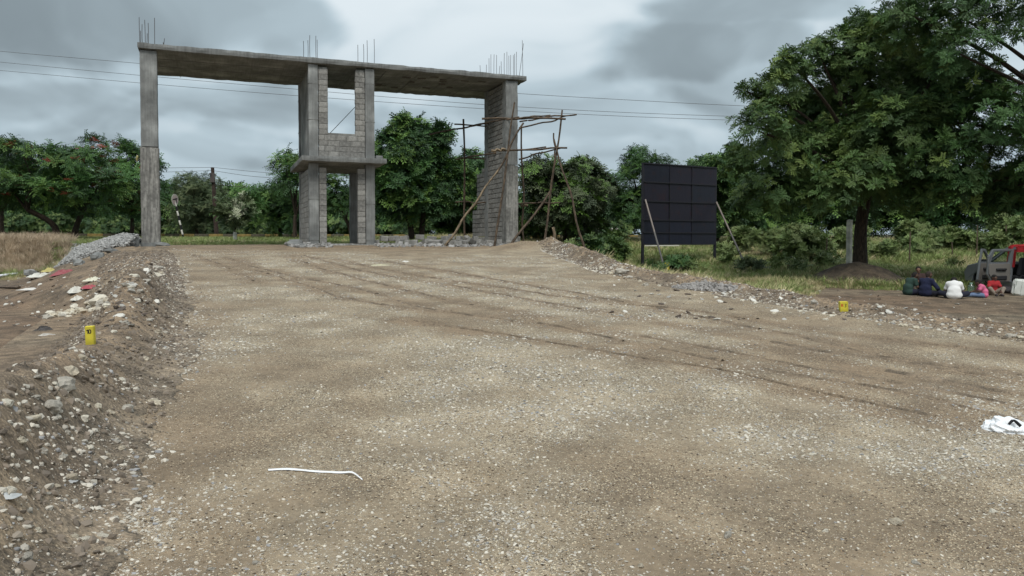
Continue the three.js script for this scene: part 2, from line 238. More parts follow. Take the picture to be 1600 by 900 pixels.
// where turf begins, as lines on the plan
const turfLineR = [[940, 425], [1000, 432], [1150, 446], [1300, 451], [1400, 455], [1500, 455], [1600, 456], [1900, 462]].map(([x, y]) => { const p = hit(x, y); return [p.x, -p.z]; });
const turfAmount = (u, v) => {
  if (u > embL(v) && u < rightEdge(v) + 1.5 && v < 33.2) return 0;
  if (u > 9) { let lim = 16; for (let i = 1; i < turfLineR.length; i++) { const [a, b] = [turfLineR[i - 1], turfLineR[i]]; if ((u - a[0]) * (u - b[0]) <= 0 && a[0] !== b[0]) { lim = lerp(a[1], b[1], (u - a[0]) / (b[0] - a[0])); break; } if (i === 1 && u < Math.min(a[0], b[0])) lim = a[1] + 1; } return sstep(-0.5, 0.9, v - lim + (fbm2(u * 0.6, v * 0.6, 3, 61) - 0.5) * 2.2); }
  if (u > embL(v) - 0.6 && v < 33.2) return 0;
  if (u <= embL(v) - 0.6 && v < 40) return sstep(25.5, 28, depth(u, v) + (fbm2(u * 0.5, v * 0.5, 3, 63) - 0.5) * 3);
  return sstep(33.2, 35, v);
};
function sheet(us, vs, hf, cf, tile) {
  const nu = us(0).length, nv = vs.length, pos = new Float32Array(nu * nv * 3), uv = new Float32Array(nu * nv * 2), col = new Float32Array(nu * nv * 3), idx = [];
  for (let j = 0, o = 0; j < nv; j++) { const row = us(vs[j]); for (let i = 0; i < nu; i++, o++) { const u = row[i], v = vs[j]; pos[o * 3] = u; pos[o * 3 + 1] = hf(u, v, i, nu); pos[o * 3 + 2] = -v; uv[o * 2] = u / tile + 0.13 * noise2(u * 0.2, v * 0.2, 91); uv[o * 2 + 1] = v / tile; const c = cf(u, v); col[o * 3] = c[0]; col[o * 3 + 1] = c[1]; col[o * 3 + 2] = c[2]; } }
  for (let j = 0; j + 1 < nv; j++) for (let i = 0; i + 1 < nu; i++) { const a = j * nu + i; idx.push(a, a + 1, a + nu, a + 1, a + nu + 1, a + nu); }
  const g = new THREE.BufferGeometry(); g.setAttribute('position', new THREE.BufferAttribute(pos, 3)); g.setAttribute('uv', new THREE.BufferAttribute(uv, 2)); g.setAttribute('color', new THREE.BufferAttribute(col, 3)); g.setIndex(idx); g.computeVertexNormals(); return g;
}
const steps = (a, b, n, p = 1) => Array.from({ length: n + 1 }, (_, i) => a + (b - a) * Math.pow(i / n, p));
const spaced = (a, b, first, grow) => { const s = [a]; let d = first; while (s[s.length - 1] < b) { s.push(Math.min(b, s[s.length - 1] + d)); d *= grow; } return s; };

// colours of the earth: brown loam, dark moist loam, turf litter (linear, multiplied with the soil grain)
const LOAM = [0.62, 0.49, 0.37], DAMP = [0.42, 0.34, 0.27], CLAY = [0.66, 0.47, 0.34], TURF = [0.2, 0.24, 0.09], STRAW = [0.5, 0.44, 0.25];
const PALE = [0.78, 0.68, 0.54];
function soilColour(u, v) {
  const t = turfAmount(u, v), n = fbm2(u * 0.35, v * 0.35, 4, 37), m = fbm2(u * 1.4, v * 1.4, 3, 39);
  let c = mix3(LOAM, n > 0.5 ? CLAY : DAMP, Math.abs(n - 0.5) * 2.6);
  if (u > 9.5) c = mix3(c, PALE, sstep(0.42, 0.6, fbm2(u * 0.28 + v * 0.35, v * 0.16 - u * 0.1, 3, 43)) * 0.7);
  c = mix3(c, mix3(TURF, STRAW, sstep(0.4, 0.75, m)), t * 0.9); return c;
}
const TRACKS = [[[[455, 402], [520, 425], [640, 455], [770, 482], [960, 520], [1170, 556], [1330, 585], [1620, 640]], 0.13], [[[470, 398], [590, 428], [740, 452], [880, 478], [1060, 508], [1260, 545], [1420, 565], [1640, 592]], 0.15], [[[360, 412], [470, 442], [560, 470], [720, 492], [860, 507], [1010, 540], [1180, 575], [1400, 612], [1620, 668]], 0.1],
  [[[350, 402], [450, 430], [560, 452], [690, 486], [820, 504]], 0.14], [[[520, 405], [660, 432], [790, 450], [930, 470], [1110, 490], [1300, 520], [1500, 542], [1650, 560]], 0.08], [[[600, 408], [720, 428], [900, 458], [1120, 500], [1300, 538], [1450, 572], [1640, 606]], 0.13], [[[1180, 540], [1300, 562], [1430, 590], [1640, 622]], 0.16], [[[640, 500], [900, 542], [1100, 575], [1300, 618], [1480, 655]], 0.06], [[[300, 398], [360, 420], [400, 440]], 0.09]];
const TRACKPLAN = TRACKS.map(([pts, w]) => new THREE.CatmullRomCurve3(pts.map(([x, y]) => { const p = hit(x, y); return V3(p.x, 0, p.z); })).getSpacedPoints(50).map(p => [p.x, -p.z]));
function churned(u, v) {                               // earth brought up along the wheel paths
  let d = 9; for (const L of TRACKPLAN) for (const [a, b] of L) { const q = (u - a) ** 2 + (v - b) ** 2; if (q < d) d = q; }
  return sstep(0.42, 0.08, Math.sqrt(d) + (fbm2(u * 3, v * 3, 3, 203) - 0.5) * 0.5);
}
const chalk = (u, v) => clamp(0.5 + (fbm2(u * 0.36 + 3, v * 0.3, 4, 83) - 0.5) * 2.0 + (fbm2(u * 1.7, v * 1.7, 4, 87) - 0.5) * 1.7);   // how much crushed limestone lies in the road
function roadColour(u, v) {
  const k = chalk(u, v), n = fbm2(u * 2.3, v * 2.3, 3, 47); let c = mix3([0.72, 0.64, 0.55], [1.0, 0.96, 0.88], k * 0.8 + (n - 0.5) * 0.4);
  c = mix3(c, [0.64, 0.53, 0.43], sstep(23, 26.5, v + (n - 0.5) * 3) * 0.85);
  c = mix3(c, [0.62, 0.53, 0.45], sstep(0.9, 0.0, u - leftEdge(v) + (n - 0.5) * 0.8) * 0.7); if (v > 3) c = mix3(c, [0.58, 0.48, 0.39], churned(u, v) * 0.8); return c;
}
// base ground: one sheet to the horizon, tucked under the road and the berms
const under = (u, v) => v < 33 && v > -8 ? clamp((u - (leftEdge(v) - 2.4)) / 0.4) * clamp((rightEdge(v) + 1.5 - u) / 0.4) * clamp((33 - v) / 0.6) : 0;
{
  const us = [...steps(-300, -40, 14, 0.6), ...steps(-39, -8, 60), ...steps(-7.7, 14, 80), ...steps(14.3, 45, 90), ...steps(46, 330, 16, 1.7)], vs = [...steps(-60, -9, 12), ...steps(-8, 70, 230), ...steps(71, 420, 26, 2)];
  structure('ground', sheet(() => us, vs, (u, v) => H(u, v) - 0.2 * under(u, v), soilColour, 2.6), M.soil);
}
// the gravel road
const roadVs = spaced(-3, 33.4, 0.05, 1.004);
const ROADN = 190;
structure('gravel_road', sheet(v => { const a = leftEdge(v) - 0.12, b = rightEdge(v) + 0.15; return Array.from({ length: ROADN + 1 }, (_, i) => a + (b - a) * i / ROADN); }, roadVs, H, roadColour, 3.3), M.road);
// earth berms along both edges
const bermVs = spaced(-2.5, 27.2, 0.035, 1.0035);
const bermColour = (u, v) => { const n = fbm2(u * 1.1, v * 1.1, 4, 71), m = fbm2(u * 0.5, v * 0.5, 2, 73); return mix3(mix3(DAMP, LOAM, sstep(0.3, 0.7, n)), PALE, sstep(0.5, 0.75, m) * 0.35).map(q => q * 1.5); };
const bermMix = (u, v) => { const e = Math.max(u - leftEdge(v), rightEdge(v) - u) ; return mix3(bermColour(u, v), [0.85, 0.74, 0.62], u < 4 ? sstep(-0.45, 0.1, u - leftEdge(v) + (fbm2(u * 2, v * 2, 3, 5) - 0.5) * 0.5) * 0.75 : sstep(0.4, 0, u - rightEdge(v)) * 0.7); };
const bermSheet = (a, b, n) => sheet(v => { const p = a(v), q = b(v); return Array.from({ length: n + 1 }, (_, i) => p + (q - p) * i / n); }, bermVs, (u, v, i, nu) => H(u, v) + 0.004 - (i === 0 || i === nu - 1 ? 0.1 : 0) + (fbm2(u * 20, v * 20, 2, 97) - 0.5) * 0.02, bermMix, 1.7);
structure('earth_berm', bermSheet(v => leftEdge(v) - 2.5, v => leftEdge(v) - 0.1 + 0.34 * noise2(1, v * 1.7) + 0.14 * noise2(1, v * 7) + 0.07 * noise2(4, v * 23), 64), M.soil);
structure('earth_berm', bermSheet(v => rightEdge(v) + 0.1 - 0.3 * noise2(2, v * 1.7) - 0.12 * noise2(2, v * 6), v => rightEdge(v) + 1.6, 44), M.soil);

// ---- loose stone: gravel on the road and in the berms (nobody could count it)
const stones = [0, 1, 2, 3].map(k => stoneGeo(k + 1, 0.62, 0, 0.5));
function scatter(name, geo, mat, list, label, category) {          // list of { p, s, q, c }
  const im = new THREE.InstancedMesh(geo, mat, list.length), m = new THREE.Matrix4(); im.name = numbered(name); im.userData = { kind: 'stuff', label, category };
  list.forEach((o, i) => { m.compose(o.p, o.q, o.s); im.setMatrixAt(i, m); if (o.c) im.setColorAt(i, o.c); }); im.castShadow = im.receiveShadow = true; scene.add(im); return im;
}
const spin = (r, tilt = 0.5) => new THREE.Quaternion().setFromEuler(new THREE.Euler((r() - 0.5) * tilt * 2, r() * 6.28, (r() - 0.5) * tilt * 2));
const stoneColour = r => { const w = r(), L = 0.36 + r() * 0.26; return w < 0.7 ? lin(L * 1.04, L * 0.97, L * 0.83) : w < 0.9 ? lin(L * 0.72, L * 0.62, L * 0.5) : lin(L * 0.6, L * 0.6, L * 0.6); };
{
  const r = rng(301), list = [[], []];
  for (let n = 0; n < 520000;) {
    let ck = 0; const Z = 2.6 + Math.pow(r(), 2.2) * 21, X = (r() * 2 - 1) * 0.78 * Z, u = X * CA + Z * SA, v = -X * SA + Z * CA; n++;
    if (u < leftEdge(v) - 0.2 || u > rightEdge(v) + 0.2 || v > 26 || r() > 0.1 + 1.15 * (ck = chalk(u, v)) ** 1.6) continue;
    const s = (0.0021 + Math.pow(r(), 6.5) * 0.0105) * (0.75 + Z * 0.03) * (0.75 + 0.5 * ck);
    list[r() < 0.5 ? 0 : 1].push({ p: V3(u, Hq(u, v) + s * 0.1, -v), s: V3(s * (0.8 + r() * 0.7), s * (0.6 + r() * 0.5), s), q: spin(r), c: stoneColour(r) });
  }
  scatter('road_gravel', stones[0], M.gravel, list[0], 'crushed limestone gravel strewn over the road', 'gravel'); scatter('road_gravel', stones[2], M.gravel, list[1], 'crushed limestone gravel strewn over the road', 'gravel');
}
{
  const r = rng(303), A = [], B = [];
  for (let n = 0; n < 150000; n++) {
    const v = -1 + Math.pow(r(), 1.35) * 25, e = leftEdge(v), u = e + 0.12 - r() * 1.7 + (r() - 0.5) * 0.3, s = (0.0034 + Math.pow(r(), 8) * 0.026) * (0.9 + v * 0.012), k = fbm2(u * 1.2, v * 0.8, 3, 111);
    if (r() > (sstep(0.36, 0.6, k) * 0.9 + 0.08) * (v > 7.5 ? (v > 9.5 && u > e - 0.9 ? 0.6 : 0.35) : 0.65)) continue;
    A.push({ p: V3(u, Hq(u, v) - s * 0.1, -v), s: V3(s * (0.8 + r() * 0.7), s * (0.7 + r() * 0.5), s), q: spin(r), c: stoneColour(r) });
  }
  for (let n = 0; n < 22000; n++) {
    const v = 3 + r() * 24, e = rightEdge(v), u = e - 0.15 + Math.pow(r(), 1.1) * 1.25, s = (0.006 + Math.pow(r(), 5) * 0.04) * (0.8 + v * 0.015); if (r() > sstep(0.3, 0.7, fbm2(u, v, 3, 113))) continue;
    B.push({ p: V3(u, Hq(u, v) - s * 0.1, -v), s: V3(s * (0.8 + r() * 0.7), s * (0.7 + r() * 0.5), s), q: spin(r), c: stoneColour(r) });
  }
  scatter('berm_gravel', stones[1], M.gravel, A, 'loose limestone gravel mixed into the tall earth berm', 'gravel'); scatter('berm_gravel', stones[3], M.gravel, B, 'loose limestone gravel along the low earth berm', 'gravel');
  const C = []; for (let n = 0; n < 40000; n++) { const L = r() < 0.62, v = -1 + Math.pow(r(), 1.3) * 26, u = L ? leftEdge(v) + 0.1 - r() * 1.9 : rightEdge(v) - 0.1 + r() * 1.2, s = (0.005 + Math.pow(r(), 4) * 0.026) * (0.85 + v * 0.02), t = 0.7 + r() * 0.5; if (v < 3 && !L) continue; C.push({ p: V3(u, Hq(u, v) + s * 0.2, -v), s: V3(s, s * 1.1, s), q: spin(r, 1.5), c: lin(0.2 * t, 0.165 * t, 0.13 * t) }); }
  scatter('soil_clods', stones[0], M.gravel, C, 'crumbled brown soil clods lying on the earth berms', 'soil');
}
// ---- tyre tracks: churned ridges of moist earth across the road
function trackRibbon(pts, width, seed) {
  const P = pts.map(([x, y]) => hit(x, y)), curve = new THREE.CatmullRomCurve3(P.map(p => V3(p.x, 0, p.z))), L = curve.getLength(), n = Math.max(8, Math.round(L / 0.045)), pos = [], uv = [], idx = [], K = 6; let run = 0;
  for (let i = 0; i <= n; i++) {
    const t = i / n, c = curve.getPointAt(t), T = curve.getTangentAt(t), nx = -T.z, nz = T.x, s = t * L; const on = fbm2(s * 0.5, seed, 3, 5) > 0.37 && t > 0.01 && t < 0.99;
    if (!on) { run = 0; continue; }
    const w = width * 0.95 * (0.1 + 1.4 * fbm2(s * 2.2, seed + 7, 3, 9)), off = (fbm2(s * 1.1, seed + 3, 2, 3) - 0.5) * 0.14;
    for (let k = 0; k <= K; k++) { const a = (k / K - 0.5) * 2, u = c.x + nx * (off + a * w / 2), z = c.z + nz * (off + a * w / 2); const e = 1 - a * a; pos.push(u, H(u, -z) - 0.006 + e * (0.009 + 0.022 * noise2(s * 14, k * 1.9 + seed, 4)), z); uv.push(u / 1.1, z / 1.1); }
    if (run) { const o = pos.length / 3 - 2 * (K + 1); for (let k = 0; k < K; k++) idx.push(o + k, o + k + 1, o + K + 1 + k, o + k + 1, o + K + 2 + k, o + K + 1 + k); }
    run++;
  }
  const g = new THREE.BufferGeometry(); g.setAttribute('position', new THREE.Float32BufferAttribute(pos, 3)); g.setAttribute('uv', new THREE.Float32BufferAttribute(uv, 2)); g.setIndex(idx); g.computeVertexNormals(); return g;
}
TRACKS
  .forEach(([pts, w], i) => structure('tyre_track', trackRibbon(pts, w, i * 13.7), M.track));
// ---------------------------------------------------------------- the unfinished gate
const gate = thing('entrance_gate', 'unfinished grey concrete entrance gate with long roof slab, central tower and block pillar', 'gate', [0, 0, 0]);
{
  const span = (name, u0, u1, y0, y1, v0, v1, mat, opt = {}) => mesh(name, roughBox(u1 - u0, y1 - y0, v1 - v0, { at: [(u0 + u1) / 2, (y0 + y1) / 2, -(v0 + v1) / 2], seed: u0 * 3.3 + y0, ...opt }), mat, gate);
  const G = GY, S = 8.0, B = G - 0.35, D = 4.3;
  const slab = span('roof_slab', -2.62, 11.48, S, 8.22, GV - 0.12, GV + D, M.concrete, { amp: 0.02, cham: 0.02, step: 0.22, freq: 1.6 });
  // formwork lips left on the underside and the pour lines on the fascia
  for (let k = 0; k < 11; k++) mesh('formwork_seam', bx(0.014, 0.016, D - 0.3, -1.5 + k * 1.22 + (k % 3) * 0.05, S - 0.012, -(GV + D / 2)), M.concreteDark, slab);
  for (const d of [1.22, 2.44, 3.66]) mesh('formwork_seam', bx(13.6, 0.016, 0.014, 4.4, S - 0.011, -(GV + d)), M.concreteDark, slab);
  { const r = rng(17); for (let k = 0; k < 16; k++) mesh('fixing_patch', bx(0.16 + r() * 0.2, 0.02, 0.1 + r() * 0.1, 5.6 + r() * 5, S - 0.008, -(GV + 0.3 + r() * 3.4), 0, (r() - 0.5) * 0.5), M.steel, slab); }
  // tall single column
  span('column', -2.57, -2.03, 4.75, S - 0.004, GV, GV + 0.36, M.concrete, { amp: 0.008 });
  span('column_lower_shaft', -2.6, -2.01, B, 4.75, GV - 0.02, GV + 0.4, M.stained, { amp: 0.012 });
  span('column_plinth', -2.64, -1.98, B, G + 0.12, GV - 0.06, GV + 0.44, M.concrete, { amp: 0.02 });
  span('rear_column', -2.9, -2.55, B, S - 0.004, GV + D - 0.6, GV + D - 0.2, M.concrete);
  // tower: lower storey
  const col = (u0, v0, y0, y1) => { const c = span('column', u0, u0 + 0.36, y0, y1, v0, v0 + 0.36, M.concrete, { amp: 0.006 }); for (let y = Math.ceil((y0 + 0.4) / 1.45) * 1.45; y < y1 - 0.3; y += 1.45) mesh('pour_joint', bx(0.368, 0.014, 0.368, u0 + 0.18, y + noise2(u0 * 3, y) * 0.3, -(v0 + 0.18)), M.concreteDark, c); };
  const LB = 4.42, LT = 4.64, BV = GV + 3.62;
  col(2.92, GV, B, LB - 0.003); col(4.98, GV, B, LB - 0.003); col(2.92, BV, B, LB - 0.003); col(4.98, BV, B, LB - 0.003);
  span('ledge_slab', 2.62, 5.7, LB, LT, GV - 0.5, GV + D + 0.1, M.concrete, { amp: 0.014, cham: 0.016 });
  col(2.92, GV, LT + 0.003, S - 0.004); col(4.98, GV, LT + 0.003, S - 0.004); col(2.92, BV, LT + 0.003, S - 0.004);
  span('tower_side_wall', 2.98, 3.14, LT + 0.003, S - 0.006, GV + 0.364, BV - 0.004, M.concrete);
  span('kerb_block', 5.36, 5.62, LT + 0.003, LT + 0.14, GV - 0.1, GV + 0.3, M.concrete);
  span('pad_footing', 2.75, 5.5, B, G + 0.06, GV - 0.1, GV + 0.55, M.stained, { amp: 0.03, cham: 0.05 });
  // concrete blocks laid in courses: each one is a piece; mortar bed set back behind the faces
  const r = rng(23), geoms = {};
  function block(w, h, d, u, y, v) { const k = [w, h, d].map(q => Math.round(q * 50)).join(); const g = geoms[k] ??= [0, 1].map(i => boxUV(chamBox(w, h, d, 0.009), 0.7, i * 0.4, i * 0.23)); const m = mesh('block', g[Math.floor(r() * 2)], M.blocks[Math.floor(r() * 4)], gate); m.position.set(u + (r() - 0.5) * 0.006, y + (r() - 0.5) * 0.004, -(v + (r() - 0.5) * 0.008)); m.rotation.y = (r() - 0.5) * 0.012; }
  const CH = 0.2; let J = 0.01;
  function course(a, b, y, lay, len = 0.41, off = 0) {               // blocks from a to b along a wall; lay(width, centre, y)
    let x = a, first = off; while (x < b - 0.02) { let w = Math.min(first || len, b - x); first = 0; if (b - x - w < 0.08) w = b - x; lay(w - J, x + w / 2, y); x += w; }
  }
  const frontWall = (u0, u1, y0, n, inset, skip) => { for (let i = 0; i < n; i++) course(u0, u1, y0 + i * CH + CH / 2, (w, c, y) => { if (!skip || !skip(c, y)) block(w, CH - J, 0.2, c, y, GV + inset + 0.1); }, 0.41, i % 2 ? 0.205 : 0); };
  frontWall(3.285, 3.555, G + 0.06, 14, 0.03); frontWall(4.69, 4.975, G + 0.06, 14, 0.03);
  mesh('mortar_core', bx(0.25, 2.78, 0.17, 3.42, G + 1.46, -(GV + 0.13)), M.mortar, gate); mesh('mortar_core', bx(0.262, 2.78, 0.17, 4.835, G + 1.46, -(GV + 0.13)), M.mortar, gate);
  const up0 = LT + 0.02;
  for (let i = 0; i < 16; i++) { const y = up0 + i * CH + CH / 2, low = y < 5.54; const lay = (w, c, yy) => block(w, CH - J, 0.2, c, yy, GV + 0.04 + 0.1); if (low) course(3.285, 4.975, y, lay, 0.41, i % 2 ? 0.2 : 0.34); else { course(3.285, 3.63, y, lay, 0.41, i % 2 ? 0 : 0); course(4.63, 4.975, y, lay, 0.41, i % 2 ? 0.14 : 0.24); } }
  mesh('mortar_core', bx(1.66, 0.86, 0.17, 4.13, up0 + 0.45, -(GV + 0.14)), M.mortar, gate); mesh('mortar_core', bx(0.32, 2.36, 0.17, 3.455, up0 + 2.08, -(GV + 0.14)), M.mortar, gate); mesh('mortar_core', bx(0.32, 2.36, 0.17, 4.805, up0 + 2.08, -(GV + 0.14)), M.mortar, gate);
  const sideWall = (u, v0, v1, y0, n, stag = 0.2) => { for (let i = 0; i < n; i++) course(v0, v1, y0 + i * CH + CH / 2, (w, c, y) => block(0.2, CH - J, w, u, y, c), 0.41, i % 2 ? stag : 0); };
  sideWall(3.06, GV + 0.37, BV - 0.01, G + 0.06, 14); mesh('mortar_core', bx(0.17, 2.78, BV - GV - 0.42, 3.06, G + 1.46, -(GV + 0.36 + BV) / 2), M.mortar, gate);
  // the block pillar
  J = 0.022;
  span('column', 10.6, 11.12, 4.62, S - 0.004, GV, GV + 0.46, M.concrete); span('column_lower_shaft', 10.585, 11.135, B, 4.62, GV - 0.015, GV + 0.475, M.stained, { amp: 0.012 });
  span('rear_column', 10.6, 11.1, B, S - 0.004, GV + 2.24, GV + 2.68, M.concrete);
  sideWall(10.72, GV + 0.48, GV + 2.235, G - 0.06, 33, 0.2); mesh('mortar_core', bx(0.13, 6.5, 1.72, 10.745, G + 3.3, -(GV + 1.36)), M.mortar, gate);
  for (let i = 0; i < 33; i++) course(GV + 0.48, GV + 2.235, G - 0.06 + i * CH + CH / 2, (w, c, y) => { if (i % 3 === 0) block(0.2, CH * 3 - J, w, 11.0, y + CH, c); }, 0.82);   // outer leaf
  // unfinished stepped end of the pillar
  [[4.35, 8], [3.95, 8], [3.72, 16], [3.3, 16], [3.05, 17]].forEach(([e, n], i) => { const s = [3.95, 3.72, 3.3, 3.05, 2.69][i]; for (let k = 0; k < n; k++) course(GV + s, GV + e, G - 0.06 + k * CH + CH / 2, (w, c, y) => block(0.3, CH - J, w, 10.76, y, c), 0.41); });
  // bent reinforcing bars on the slab
  const bar = (p, q) => mesh('reinforcing_bar', limb([p, p.clone().lerp(q, 0.5).add(V3((r() - 0.5) * 0.02, 0, (r() - 0.5) * 0.02)), q], 0.0095, 0.0095, 5, 3), M.steel, gate);
  const bars = (list, v) => { for (const [x, top, lean = 0] of list) { const t = onV(x + lean, top, v); const b = onV(x, top, v); bar(V3(b.x, 8.19, -v), V3(t.x, t.y, -v)); } };
  bars([[218, 27, -0.6], [222, 38], [226.5, 31, -0.4], [231.5, 36], [241, 28, 0.4], [219.5, 48], [229, 52, 1]], GV + 0.2);
  bars([[474, 64], [481, 63], [484, 55], [493.5, 56], [495.5, 62]], GV + 0.2); bars([[559, 70], [568, 69], [573.5, 63], [584.5, 61]], GV + 0.22);
  bars([[788, 83], [792, 81], [798, 86], [804, 84], [807, 81], [811, 68, 7], [817, 63, -1]], GV + 0.2);
  bars([[751, 102, -1], [760, 101], [764, 91], [767, 85], [772, 85], [776, 86], [779, 103, 2], [783, 96], [795, 87], [802, 86]], GV + 2.4);
  bars([[254, 60, 3], [257, 66, -2]], GV + 1.0);
}
// thin cable hanging slack through the tower window
single('loose_cable', limb([onV(513, 211, GV + 0.5), onV(533, 190, GV + 1.2), onV(556, 166, GV + 2.2)], 0.012, 0.012, 5, 8), M.steel, 'thin dark cable slung across the tower window opening', 'cable');

// ---- scaffold of crooked poles round the block pillar
{
  const sc = thing('wooden_scaffold', 'crooked brown timber pole scaffold lashed round the block pillar', 'scaffold'); let k = 0;
  const pole = (x0, y0, Z0, x1, y1, Z1, r0 = 0.034, r1 = 0.028, mat = M.wood, toGround = false) => { const a = at(x0, y0, Z0), b = toGround ? (() => { const p = at(x1, y1, Z1); p.y = H(p.x, -p.z) - 0.12; return p; })() : at(x1, y1, Z1); const n = 5, pts = []; for (let i = 0; i <= n; i++) { const q = a.clone().lerp(b, i / n); if (i && i < n) q.add(V3((noise2(k, i, 3) - 0.5) * 0.1, (noise2(k, i, 4) - 0.5) * 0.08, (noise2(k, i, 5) - 0.5) * 0.1)); pts.push(q); } mesh('pole', limb(pts, r0, r1, 7, 14, 0.18, k++), mat, sc); };
  const F0 = 29.25, F1 = 31.6, K0 = 32.2;
  pole(724, 186, K0, 727, 381, K0, 0.04, 0.045, M.wood, true); pole(814.7, 198, 31.2, 819, 384, 31.2, 0.036, 0.042, M.wood, true);
  pole(878.5, 172, 29.9, 849, 389, 29.6, 0.036, 0.05, M.wood, true); pole(865.5, 217, 29.8, 930, 413, 28.6, 0.034, 0.05, M.wood, true);
  pole(804, 160, F0, 772, 386, 28.6, 0.034, 0.048, M.wood, true); pole(818, 192, F0 - 0.1, 775, 272, F0 - 0.2, 0.036, 0.042); pole(779, 266, F0 - 0.25, 690, 384, 28.3, 0.04, 0.05, M.woodPale, true);
  pole(861, 297, 29.8, 794, 381, 28.9, 0.042, 0.052, M.wood, true); pole(864, 355, 29.5, 869, 395, 29.5, 0.06, 0.075, M.woodPale, true);
  pole(733, 198, 31.6, 811, 183, F0 + 0.1); pole(753, 185.5, 29.6, 884, 186, 29.4, 0.045, 0.04); pole(805, 186, F0, 901, 179, 29.9); pole(811, 200, 30.6, 899, 179.5, 29.95); pole(671, 210.5, 33.4, 763, 192, 31.5, 0.032, 0.04); pole(710, 194, 32.2, 764, 197, 32.0); pole(812, 190, 30.9, 862, 184, 29.9); pole(790, 187, F0 + 0.1, 860, 180, 29.7);
  pole(711, 249, 32.2, 853, 229.5, F0 + 0.2); pole(769, 235, F0, 886, 231, 29.8, 0.04, 0.036); pole(811, 249, 31.0, 876, 231.5, 29.9); pole(717, 247, 32.3, 764, 249.5, 32.1); pole(768, 235.5, F0 - 0.12, 790, 234, F0 - 0.1, 0.05, 0.05, M.woodPale);
  pole(711, 316, 32.3, 764, 317.4, 32.1); pole(809, 318.5, 31.2, 875, 316.5, 29.8); pole(814, 320.5, 31.1, 824, 320.5, 31.0, 0.05, 0.05, M.woodPale); pole(865, 208, 29.85, 867, 246, 29.8, 0.03, 0.03);
}
// ---- loose blocks and broken masonry along the foot of the gate
{
  const r = rng(77), L = 'loose grey concrete block dumped among others at the foot of the gate', g = [chamBox(0.39, 0.19, 0.19, 0.012), chamBox(0.3, 0.2, 0.2, 0.014), chamBox(0.42, 0.2, 0.14, 0.012)];
  [[78, 186, 0], [130, 182, 1], [185, 183, 0], [215, 178, 1], [235, 190, 1], [262, 180, 0], [298, 196, 0], [372, 180, 2], [408, 186, 0], [440, 190, 1], [452, 176, 0], [500, 196, 0], [545, 200, 1], [585, 182, 2], [545, 180, 0], [625, 208, 1], [640, 182, 0], [665, 194, 0], [690, 176, 1], [720, 192, 2], [745, 178, 0], [785, 192, 0], [985, 202, 0], [1025, 178, 1], [1010, 202, 0], [848, 190, 0], [905, 196, 1], [600, 196, 1], [340, 190, 1], [475, 184, 0]].forEach(([x, y, k]) => {
    const px = 570 + x / 4.324, p = onV(px, 384, GV - 0.75 + (208 - y) * 0.05 + r() * 0.15); p.y = H(p.x, -p.z) + 0.08 + (k === 2 ? 0.06 : 0) + (y < 184 ? 0.17 : 0.02); const m = single('concrete_block', g[k], M.blocks[Math.floor(r() * 4)], L, 'block', 'blocks dumped at the gate'); m.position.copy(p); m.rotation.set((r() - 0.5) * (k === 2 ? 1.4 : 0.35), r() * 3.1, (r() - 0.5) * (k === 2 ? 1.2 : 0.4)); });
  const list = []; for (let i = 0; i < 1500; i++) { const u = i < 1000 ? 5.2 + r() * 6.4 : 2.2 + r() * 1.4, v = GV - 1.3 + Math.pow(r(), 0.8) * 2.4, s = 0.02 + Math.pow(r(), 3) * 0.09, t = 0.2 + r() * 0.16; list.push({ p: V3(u, H(u, v) + s * 0.3, -v), s: V3(s * 1.2, s * 0.8, s), q: spin(r, 1), c: lin(t, t * 0.98, t * 0.94) }); }
  scatter('masonry_rubble', stones[1], M.gravel, list, 'grey broken masonry rubble spread along the foot of the gate', 'rubble');
  // grey aggregate tipped down the bank beside the tall column
  const A = []; const c0 = onV(214, 384, GV - 0.3), c1 = hit(92, 414); for (let i = 0; i < 42000; i++) { const t = Math.pow(r(), 0.85), w = 1.1 + t * 1.5, q = (r() + r() + r() - 1.5) / 1.5; const u = lerp(c0.x, c1.x, t) + q * 0.35, v = lerp(-c0.z, -c1.z, t) + q * w, hh = 0.7 * (1 - Math.abs(q)) * (0.55 + t * 0.6) * (1 - sstep(0.7, 1, t)), s = 0.012 + Math.pow(r(), 5) * 0.05, k = 0.28 + r() * 0.16; A.push({ p: V3(u, H(u, v) + hh * Math.pow(r(), 0.3), -v), s: V3(s * 1.2, s * 0.8, s), q: spin(r, 1), c: lin(k, k, k * 0.97) }); }
  scatter('aggregate_pile', stones[3], M.gravel, A, 'grey crushed aggregate tipped down the bank beside the tall column', 'aggregate');
  const chunk = (px, py, w, h, d, label) => { const p = hit(px, py), m = single('concrete_chunk', roughBox(w, h, d, { amp: 0.03, cham: 0.03, step: 0.1, freq: 5, seed: px }), M.concrete, label, 'concrete chunk'); m.position.set(p.x, p.y + h * 0.3, p.z); m.rotation.set(0.1, px, 0.12); };
  chunk(206, 384, 0.5, 0.38, 0.4, 'pale square concrete chunk beside the foot of the tall column'); chunk(174, 394, 0.42, 0.14, 0.3, 'flat broken concrete chunk on the aggregate slope'); chunk(152, 404, 0.4, 0.2, 0.3, 'pale jagged concrete chunk low on the aggregate slope'); chunk(124, 414, 0.34, 0.2, 0.28, 'whitish concrete chunk at the toe of the aggregate slope'); chunk(254, 384, 0.5, 0.14, 0.3, 'grey concrete spill behind the foot of the tall column'); chunk(460, 384, 0.7, 0.22, 0.5, 'low heap of set concrete against the tower foot'); chunk(474, 386, 0.3, 0.16, 0.22, 'small pale concrete lump before the tower foot');
  chunk(48, 430, 0.34, 0.24, 0.3, 'grey concrete chunk lying by the rubbish on the bare earth');
}
